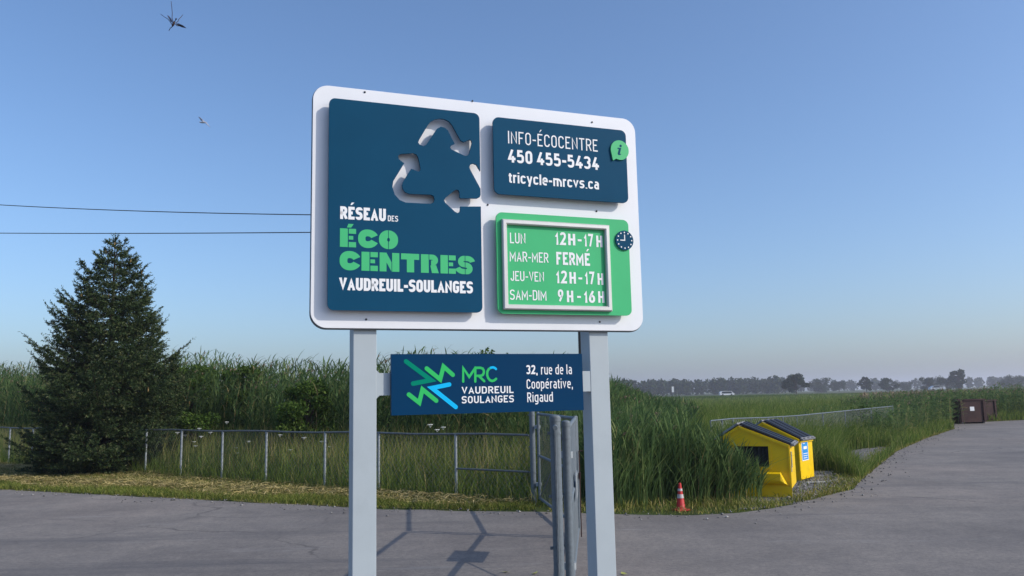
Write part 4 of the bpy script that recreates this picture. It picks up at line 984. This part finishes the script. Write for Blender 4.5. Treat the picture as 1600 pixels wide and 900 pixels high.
# Norway spruce
def spruce(loc, H=6.9, R=2.55):
    t = thing('spruce_tree', 'dark green conical spruce in front of the low fence', 'tree', loc, 0)
    mb = MB(); mb.tube([(0, 0, -.1), (.02, 0, H * .4), (0, .02, H * .8), (0, 0, H)], [.14, .09, .035, .008], 10); mb.build('trunk', M['bark'], t)
    br = MB(); st = Strips(); cones = []
    bases, dirs, lens = [], [], []
    prof_q, prof_r = [0, .2, .48, .64, .77, .9, .96, 1], [.86, .97, .92, .76, .56, .31, .17, .03]
    def dress(pts, dens, reach_):
        K = len(pts) - 1; Lb = sum(np.linalg.norm(pts[k + 1] - pts[k]) for k in range(K)); nt_ = max(3, int(dens * Lb))
        for j in range(nt_):
            s_ = .15 + .85 * (j + random.random()) / nt_; f = s_ * K; k = min(int(f), K - 1)
            p = pts[k] + (pts[k + 1] - pts[k]) * (f - k); dv = pts[k + 1] - pts[k]; dv = dv / np.linalg.norm(dv)
            perp = np.cross(dv, [0, 0, 1]); perp /= np.linalg.norm(perp); sg = 1 if j % 2 else -1
            td = dv * random.uniform(.6, 1.0) + perp * sg * random.uniform(.35, .85) + np.array([0, 0, random.uniform(-.40, .22)])
            td /= np.linalg.norm(td); bases.append(p); dirs.append(td); lens.append(random.uniform(.14, .30) * (1.2 - .6 * s_) * reach_)
        d_ = pts[-1] - pts[-2]; l_ = np.linalg.norm(d_); bases.append(pts[-2]); dirs.append(d_ / l_); lens.append(l_ * 1.5)
    tier = 0
    zt0 = .15
    while zt0 < H - .12:
        q0 = zt0 / H; nbr = int(26 - 18 * q0); tl = random.uniform(.80, 1.05); a0 = random.random() * 6.28
        for b_ in range(nbr):
            zt = zt0 + random.gauss(0, .09) * (1.2 - q0); zt = min(max(zt, .1), H - .05); q_ = zt / H
            a = a0 + 6.283 * (b_ + random.random() * .7) / nbr
            Lb = R * float(np.interp(q_, prof_q, prof_r)) * tl * random.uniform(.56, 1.03) * (1.2 if random.random() < .13 else 1); Lb = max(Lb, .14)
            rise = -.20 + .52 * q_; curl = .26 if q_ > .12 else .10
            z = max(.1, zt - Lb * (rise + curl)); K = 6; pts = []; side = random.uniform(-.14, .14); sag = random.uniform(.06, .18)
            for k in range(K + 1):
                s_ = k / K; rr = Lb * s_; aa = a + side * s_
                pts.append(np.array([rr * math.cos(aa), rr * math.sin(aa), max(z + Lb * (rise * s_ - sag * math.sin(s_ * math.pi) + curl * s_ ** 2.2), .05)]))
            br.tube([tuple(p) for p in pts[::2]], [.018 * (1 - q_ * .6), .012, .008, .003], 4, False)
            dress(pts, 11, 1.0)
            if Lb > .45:
                for m_ in range(int(2 + 4.0 * Lb)):
                    s_ = random.uniform(.30, .88); f = s_ * K; k = min(int(f), K - 1); p = pts[k] + (pts[k + 1] - pts[k]) * (f - k)
                    dv = pts[k + 1] - pts[k]; dv /= np.linalg.norm(dv); perp = np.cross(dv, [0, 0, 1]); perp /= np.linalg.norm(perp)
                    sd_ = dv * random.uniform(.5, .9) + perp * random.choice((-1, 1)) * random.uniform(.5, 1.0) + np.array([0, 0, random.uniform(-.35, .02)]); sd_ /= np.linalg.norm(sd_)
                    ls = Lb * (1.05 - s_) * random.uniform(.35, .65) + .12
                    dress([p, p + sd_ * ls * .5 + np.array([0, 0, -.03 * ls]), p + sd_ * ls + np.array([0, 0, .06 * ls])], 11, .85)
            if random.random() < .10 and q_ > .3: cones.append(pts[-2])
        zt0 += random.uniform(.22, .40) * (1.0 - .30 * q0)
    for k in range(5):
        a = k * 1.3; bases.append(np.array([0, 0, H - .25])); v_ = np.array([.35 * math.cos(a), .35 * math.sin(a), 1]); dirs.append(v_ / np.linalg.norm(v_)); lens.append(.30)
    B = np.array(bases); Dv = np.array(dirs); Ln = np.array(lens); n = len(B)
    tn = np.clip(rng.normal(.45, .22, n), 0, 1)
    tmpv = np.cross(Dv, np.array([.3, .2, 1.])); tmpv /= np.linalg.norm(tmpv, axis=1)[:, None]; tv2 = np.cross(Dv, tmpv)
    st.add(np.stack([B, B + Dv * Ln[:, None]], 1), np.full((n, 2), .010), tmpv, tn * .3)
    for k in range(13):
        f = (k + rng.random(n)) / 13; ph = rng.random(n) * 2 * np.pi
        b0 = B + Dv * (Ln * f)[:, None]; nd = Dv * .75 + (tmpv * np.cos(ph)[:, None] + tv2 * np.sin(ph)[:, None]) * .85
        nl = (.045 + .035 * rng.random(n)) * (1.1 - .3 * f); e = b0 + nd * nl[:, None]
        sv = np.cross(nd, rng.normal(size=(n, 3))); sv /= np.linalg.norm(sv, axis=1)[:, None]
        st.add(np.stack([b0, (b0 + e) / 2, e], 1), np.full((n, 3), 1.) * np.array([.014, .019, .004]), sv, np.clip(tn + .12 * rng.normal(size=n) + .38 * (f > .8), 0, 1))
    c = st.build('crown', M['needle'], t); br.build('branches', M['bark'], t)
    cm = None
    for p in cones[:36]:
        if cm is None:
            mb = MB(); mb.ball((0, 0, -.07), (.018, .018, .07), 8, 6); o = mb.build('seed_cone', M['cone_seed'], t); cm = o.data
        else: o = link('seed_cone', cm, None, t)
        o.location = tuple(p)
spruce((-11.75, 23.7, 0))

# shrubs among the reeds
def shrub(label, loc, r, h, n=2600, leaf=.09, seed=0, name='shrub', mat='shrub', cat='shrub', group=None, trunk_r=.05, low=.28):
    t = thing(name, label, cat, loc, 0, group); g_ = np.random.default_rng(seed)
    mb = MB(); mb.tube([(0, 0, -.05), (.03 * h, 0, h * .45), (0, .02 * h, h * .8)], [trunk_r, trunk_r * .7, trunk_r * .25], 8)
    nc = 26; cs = []
    for k in range(nc):
        a = g_.random() * 2 * math.pi; zz = h * (low + (.92 - low) * g_.random() ** .8); env = r * math.sqrt(max(.08, 1 - ((zz / h - .55) / .5) ** 2)); rr = env * (.35 + .6 * g_.random())
        cs.append((rr * math.cos(a), rr * math.sin(a), zz, r * (.20 + .20 * g_.random())))
        mb.tube([(0, 0, min(zz * .55, h * .7)), (cs[-1][0] * .6, cs[-1][1] * .6, zz * .85), cs[-1][:3]], [trunk_r * .35, trunk_r * .22, trunk_r * .08], 5, False)
    mb.build('trunk', M['bark'], t)
    st = Strips(); per = n // nc
    for cx, cy, cz, cr in cs:
        v = g_.normal(size=(per, 3)); v /= np.linalg.norm(v, axis=1)[:, None]; v *= (cr * g_.random(per) ** .45)[:, None]; v[:, 2] *= .8
        p = v + np.array([cx, cy, cz]); d1 = g_.normal(size=(per, 3)); d1[:, 2] -= .2; d1 /= np.linalg.norm(d1, axis=1)[:, None]
        s1 = np.cross(d1, g_.normal(size=(per, 3))); s1 /= np.linalg.norm(s1, axis=1)[:, None]; l = leaf * (.6 + .8 * g_.random(per))
        st.add(np.stack([p - d1 * l[:, None] / 2, p, p + d1 * l[:, None] / 2], 1), l[:, None] * np.array([.25, .6, .08]), s1, g_.random(per))
    st.build('crown', M[mat], t); return t
for i, (px, top, Y, r, lb) in enumerate(((478, 592, 22.4, .95, 'dark leafy shrub amid the reeds near the left sign post'), (300, 566, 27.5, .95, 'bushy shrub rising over the reeds beside the spruce'), (385, 568, 26.5, .75, 'rounded shrub topping the reeds between spruce and sign'),
                                  (775, 547, 26., 1.3, 'shrub whose top shows above the blue address board'), (310, 650, 24.6, .9, 'low green shrub behind the fence beside the spruce'))):
    p = D(px, top, Y); shrub(lb, (p[0], p[1], 0), r, p[2], 9000, .075, 11 + i)
shrub('small bush with pale leaves in front of the field beyond the dumpsters', (13.3, 31.5, 0), .7, 1.25, 1500, .09, 31)

# Queen Anne's lace among the grass
def flower(loc, h):
    t = thing('wildflower', 'white lacy wildflower on a thin stem in the grass behind the fence', 'flower', loc, random.random() * 6, 'white wildflowers behind the fence')
    mb = MB(); mb.tube([(0, 0, 0), (.02, 0, h * .5), (.05, .01, h)], [.006, .005, .003], 5); mb.build('stem', M['shrub'], t)
    mb = MB()
    for k in range(13):
        a = k * 2.4; rr = .016 * math.sqrt(k); c = (.05 + rr * math.cos(a), .01 + rr * math.sin(a), h + .012 - rr * rr * 2); mb.ball(c, (.013, .013, .006), 6, 4); mb.tube([(.05, .01, h - .05), c], .0015, 3, False)
    mb.build('flower_head', M['lace'], t); return t
f0 = None
for px, py in ((310, 670), (316, 682), (326, 676), (292, 680), (388, 690), (366, 700), (372, 708), (455, 703), (460, 712), (472, 684), (515, 698), (500, 690), (303, 697), (305, 690), (280, 676), (352, 660), (436, 680), (684, 672), (694, 668), (674, 664)):
    Y0 = FENCE_A[1]; r = ray(px, py); nrm = fn; tt = (FENCE_A @ nrm + .5 + random.random() * 1.4) / (r[:2] @ nrm); p = r[:2] * tt; z = EYE + r[2] * tt
    if f0 is None: f0 = flower((p[0], p[1], 0), z); f0z = z
    else: dup(f0, (p[0], p[1], 0), random.random() * 6, None, (1, 1, max(.4, z / f0z)))

# far trees, woodland, hills, highway, cars
def far_tree(label, px, top, Y, wpx, seed):
    p = D(px, top, Y); h = p[2]; r = wpx * Y / FPX / 2
    return shrub(label, (p[0], p[1], 0), r, h, 3400, h * .075, seed, 'broadleaf_tree', 'tree', 'tree', 'trees along the far edge of the field', h * .03, .13)
for i, (px, top, Y, wp, lb) in enumerate((
    (1242, 584, 330, 38, 'dark rounded tree standing alone in front of the far woodland'), (1352, 589, 420, 20, 'slender upright tree on the field edge beyond the yellow dumpsters'),
    (1388, 591, 430, 30, 'broad round tree on the field edge left of the silver car'), (1447, 590, 440, 26, 'bushy tree directly behind the silver car'),
    (1495, 577, 420, 26, 'tallest tree on the horizon above the brown containers'), (1478, 589, 450, 36, 'low broad tree beside the tallest one on the horizon'),
    (1580, 588, 520, 40, 'spreading tree at the end of the horizon past the brown containers'), (1310, 595, 560, 26, 'small hazy tree between the dark lone tree and the slender one'),
    (1415, 597, 560, 24, 'small pale tree in the gap behind the broad round one'), (1282, 592, 540, 34, 'hazy round tree just past the dark lone tree'))):
    far_tree(lb, px, top, Y, wp, 50 + i)
st = Strips(); g_ = np.random.default_rng(5)
def wood(px0, px1, Y, h0, h1, n):
    for _ in range(n):
        px = px0 + (px1 - px0) * g_.random(); y = Y * (.95 + .2 * g_.random()); x = D(px, 600, y)[0]; h = h0 + (h1 - h0) * g_.random(); r = h * (.28 + .15 * g_.random())
        m = 170; v = g_.normal(size=(m, 3)); v /= np.linalg.norm(v, axis=1)[:, None]; v *= (g_.random(m) ** .4)[:, None]
        p = np.stack([x + v[:, 0] * r, y + v[:, 1] * r, h * .52 + v[:, 2] * h * .5], 1); d1 = g_.normal(size=(m, 3)); d1 /= np.linalg.norm(d1, axis=1)[:, None]
        s1 = np.cross(d1, g_.normal(size=(m, 3))); s1 /= np.linalg.norm(s1, axis=1)[:, None]; l = h * .16 * (.6 + .8 * g_.random(m))
        st.add(np.stack([p - d1 * l[:, None] / 2, p, p + d1 * l[:, None] / 2], 1), l[:, None] * np.array([.3, .7, .15]), s1, g_.random(m))
wood(930, 1240, 560, 9.5, 11.8, 110); wood(1200, 1700, 800, 8, 12, 90); wood(-300, 960, 700, 7, 10, 60)
tag(st.build('woodland', M['tree']), 'hazy band of woodland along the horizon past the field', 'woodland', kind='stuff')
def hills():
    bm = bmesh.new(); n = 60; rows = []
    for j, yy in enumerate((3000, 3500, 4200)):
        rows.append([bm.verts.new((-2500 + 7500 * i / n, yy, (-.5, 1, -.5)[j] if j != 1 else 14 + 9 * math.sin(i * .33) + 6 * math.sin(i * .9 + 1))) for i in range(n + 1)])
    for a, b in zip(rows[:-1], rows[1:]):
        for i in range(n): bm.faces.new((a[i], a[i + 1], b[i + 1], b[i]))
    me = bpy.data.meshes.new('hills'); bm.to_mesh(me); bm.free(); tag(link('hills', me, bpy.data.materials['meadow_soil']), kind='structure')
hills()
mb = MB(); hx = [-100, 40, 90, 160, 230, 420]; hz_ = [.3, .4, .55, 1.05, 1.15, 1.2]
mb.prism([(hx[0], -.2), (hx[-1], -.2)] + [(x, z) for x, z in zip(hx[::-1], hz_[::-1])], 278, 292); tag(mb.build('highway', bpy.data.materials['asphalt']), kind='structure')
def car(label, px, Y, mat, L, H, van):
    p = D(px, 610, Y); t = thing('passing_car', label, 'car', (p[0], Y, float(np.interp(p[0], hx, hz_)) + .02), 0, 'vehicles on the highway')
    if van: prof = [(0, .3), (L, .3), (L, .75), (L * .93, .95), (L * .80, H), (L * .12, H), (0, H * .8)]
    else: prof = [(0, .25), (L, .25), (L, .62), (L * .74, .84), (L * .60, H), (L * .25, H), (L * .05, .85), (0, .7)]
    mb = MB(); mb.prism(prof, -.85, .85); mb.build('body', mat, t)
    mb = MB(); g0, g1 = (.80, H - .12) if van else (.86, H - .09)
    mb.prism([(L * .10, g0), (L * (.86 if van else .68), g0), (L * (.79 if van else .60), g1), (L * (.14 if van else .27), g1)], -.865, .865); mb.build('window', M['glass'], t)
    for x in (L * .18, L * .80):
        for y in (-.87, .67):
            mb = MB(); mb.tube([(x, y, .32), (x, y + .2, .32)], .32, 14); mb.build('wheel', M['tyre'], t)
car('white van passing on the far highway', 1124, 284, M['car_white'], 4.9, 1.6, True)
car('silver car passing on the far highway before the horizon trees', 1452, 284, M['car_grey'], 5.2, 1.5, False)
p = D(1051, 604, 276); t = thing('road_sign', 'small white highway sign beyond the reeds', 'road sign', (p[0], p[1], 0), 0)
mb = MB(); mb.tube([(0, 0, 0), (0, 0, p[2] - .6)], .08, 8); mb.build('post', M['galv_light'], t)
mb = MB(); mb.box((-.35, -.09, p[2] - 1.9), (.35, -.05, p[2]), .01); mb.build('sign_face', M['text_white'], t)

# ------------------------------------------------------------------ creatures and small things
def insect():
    Y = 1.5; c = D(271, 36, Y); t = thing('flying_insect', 'dark long-legged insect hovering in the blue sky', 'insect', tuple(c), 0)
    def q(x, y, dz=0): return tuple(D(x, y, Y + dz) - c)
    mb = MB(); mb.tube([q(268, 43), q(270, 39.5), q(272, 35.5), q(275, 30)], [.0010, .0022, .0024, .0014], 10); mb.ball(q(275.3, 29.6), .0016, 8, 6)
    for leg in (((271, 36), (268.8, 28), (269.2, 20), (268.4, 11), (267.4, 2)), ((269, 39), (266, 34), (262, 29.5), (257, 26.5), (251, 22)), ((275, 36), (278, 33.5), (279.5, 30), (283, 26.5), (285.5, 23)), ((274, 38), (277, 40.5), (280, 40.5)), ((270, 41), (266, 44), (264, 48))):
        mb.tube([q(x, y, .003 * i) for i, (x, y) in enumerate(leg)], [.0007, .00065, .0006, .00055, .00045][:len(leg)], 6)
    mb.build('body', M['chitin'], t)
    for w_ in (((270, 36), (266, 33), (261, 24), (263.5, 24.5), (268, 29.5)), ((274, 37), (279, 36.5), (286, 39.5), (291.5, 44), (284, 42.5), (278, 40))):
        lo = [np.array(q(x, y, -.0002 + .002 * i)) for i, (x, y) in enumerate(w_)]; hi = [p + np.array([0, .0006, 0]) for p in lo]; n = len(lo)
        mb = MB(); mb.add(lo + hi, [tuple(range(n)), tuple(range(2 * n - 1, n - 1, -1))] + [(i, i + n, (i + 1) % n + n, (i + 1) % n) for i in range(n)]); mb.build('wing', M['wing'], t)
insect()
def gull():
    Y = 34.; c = D(319, 190.5, Y); t = thing('gull', 'pale gull gliding in the sky left of the sign', 'bird', tuple(c), 0)
    def q(x, y, dz=0): return D(x, y, Y + dz) - c
    mb = MB(); mb.tube([q(311, 190.5), q(314, 191.3), q(318, 191.2), q(321.5, 191.2), q(323.2, 191.8)], [.008, .03, .042, .032, .010], 10)
    def wing(le, te, th=.012):
        n = len(le); vs = [p for p in le] + [p for p in te]; up = [p + np.array([0, 0, th]) for p in vs]
        f = [(i, i + 1, n + i + 1, n + i) for i in range(n - 1)]; m = 2 * n
        mb.add(vs + up, f + [tuple(j + m for j in x[::-1]) for x in f] + [(i, i + m, i + 1 + m, i + 1) for i in range(n - 1)] + [(n + i + 1, n + i + 1 + m, n + i + m, n + i) for i in range(n - 1)], True)
    wing([q(320, 190.4, .1), q(316.5, 187, .35), q(313.5, 184.3, .55), q(310, 182.6, .75)], [q(316.5, 190.8, .15), q(314, 188.5, .45), q(312, 185.6, .62), q(309.9, 182.7, .78)])
    wing([q(321.5, 190.8, -.1), q(323.5, 193, -.35), q(326, 195.8, -.5), q(328.4, 198.8, -.7)], [q(319, 191.4, -.1), q(321.5, 193.2, -.4), q(324.8, 196, -.55), q(328.2, 199, -.72)])
    mb.build('body', M['gull'], t)
gull()
for i, (px, py, a) in enumerate(((790, 895, .2), (836, 897, 1.1), (975, 898, 2.0))):
    g = G(px, py); o = thing('fallen_leaf', ('curled yellow green leaf on the asphalt between the sign posts', 'yellow green leaf on the asphalt just left of the thick gate post', 'yellow leaf on the asphalt by the right sign post')[i], 'leaf', (g[0], g[1], .006), a, 'fallen leaves on the asphalt')
    mb = MB(); mb.add([(-.05, 0, .012), (-.02, .022, .004), (.025, .02, .003), (.06, 0, .014), (.025, -.02, .012), (-.02, -.022, .01), (0, 0, .0)], [(0, 6, 1), (1, 6, 2), (2, 6, 3), (3, 6, 4), (4, 6, 5), (5, 6, 0)], True)
    mb.add([(-.08, 0, .01), (-.05, .003, .012), (-.05, -.003, .012)], [(0, 1, 2)]); mb.build('blade', M['leaf_yellow'], o)
g = G(1275, 754); mb = MB(); mb.box((g[0] - .2, g[1] - .02, 0), (g[0] + .2, g[1] + .02, .02), .004); tag(mb.build('wooden_stick', M['litter']), 'pale stick lying on the gravel beside the posted dumpster', 'stick')

# ------------------------------------------------------------------ air
m = bpy.data.materials.new('haze'); m.use_nodes = True; tn_ = m.node_tree; tn_.nodes.remove(tn_.nodes['Principled BSDF'])
pv = N(tn_, 'ShaderNodeVolumePrincipled'); pv.inputs['Color'].default_value = (.92, .90, 1, 1); pv.inputs['Density'].default_value = .00045; pv.inputs['Anisotropy'].default_value = .3
tn_.links.new(pv.outputs[0], tn_.nodes['Material Output'].inputs['Volume'])
mb = MB(); mb.box((-9500, -400, -1.1), (9500, 12500, 45)); tag(mb.build('haze', m), 'thin bluish summer haze over the fields', 'haze', kind='stuff')
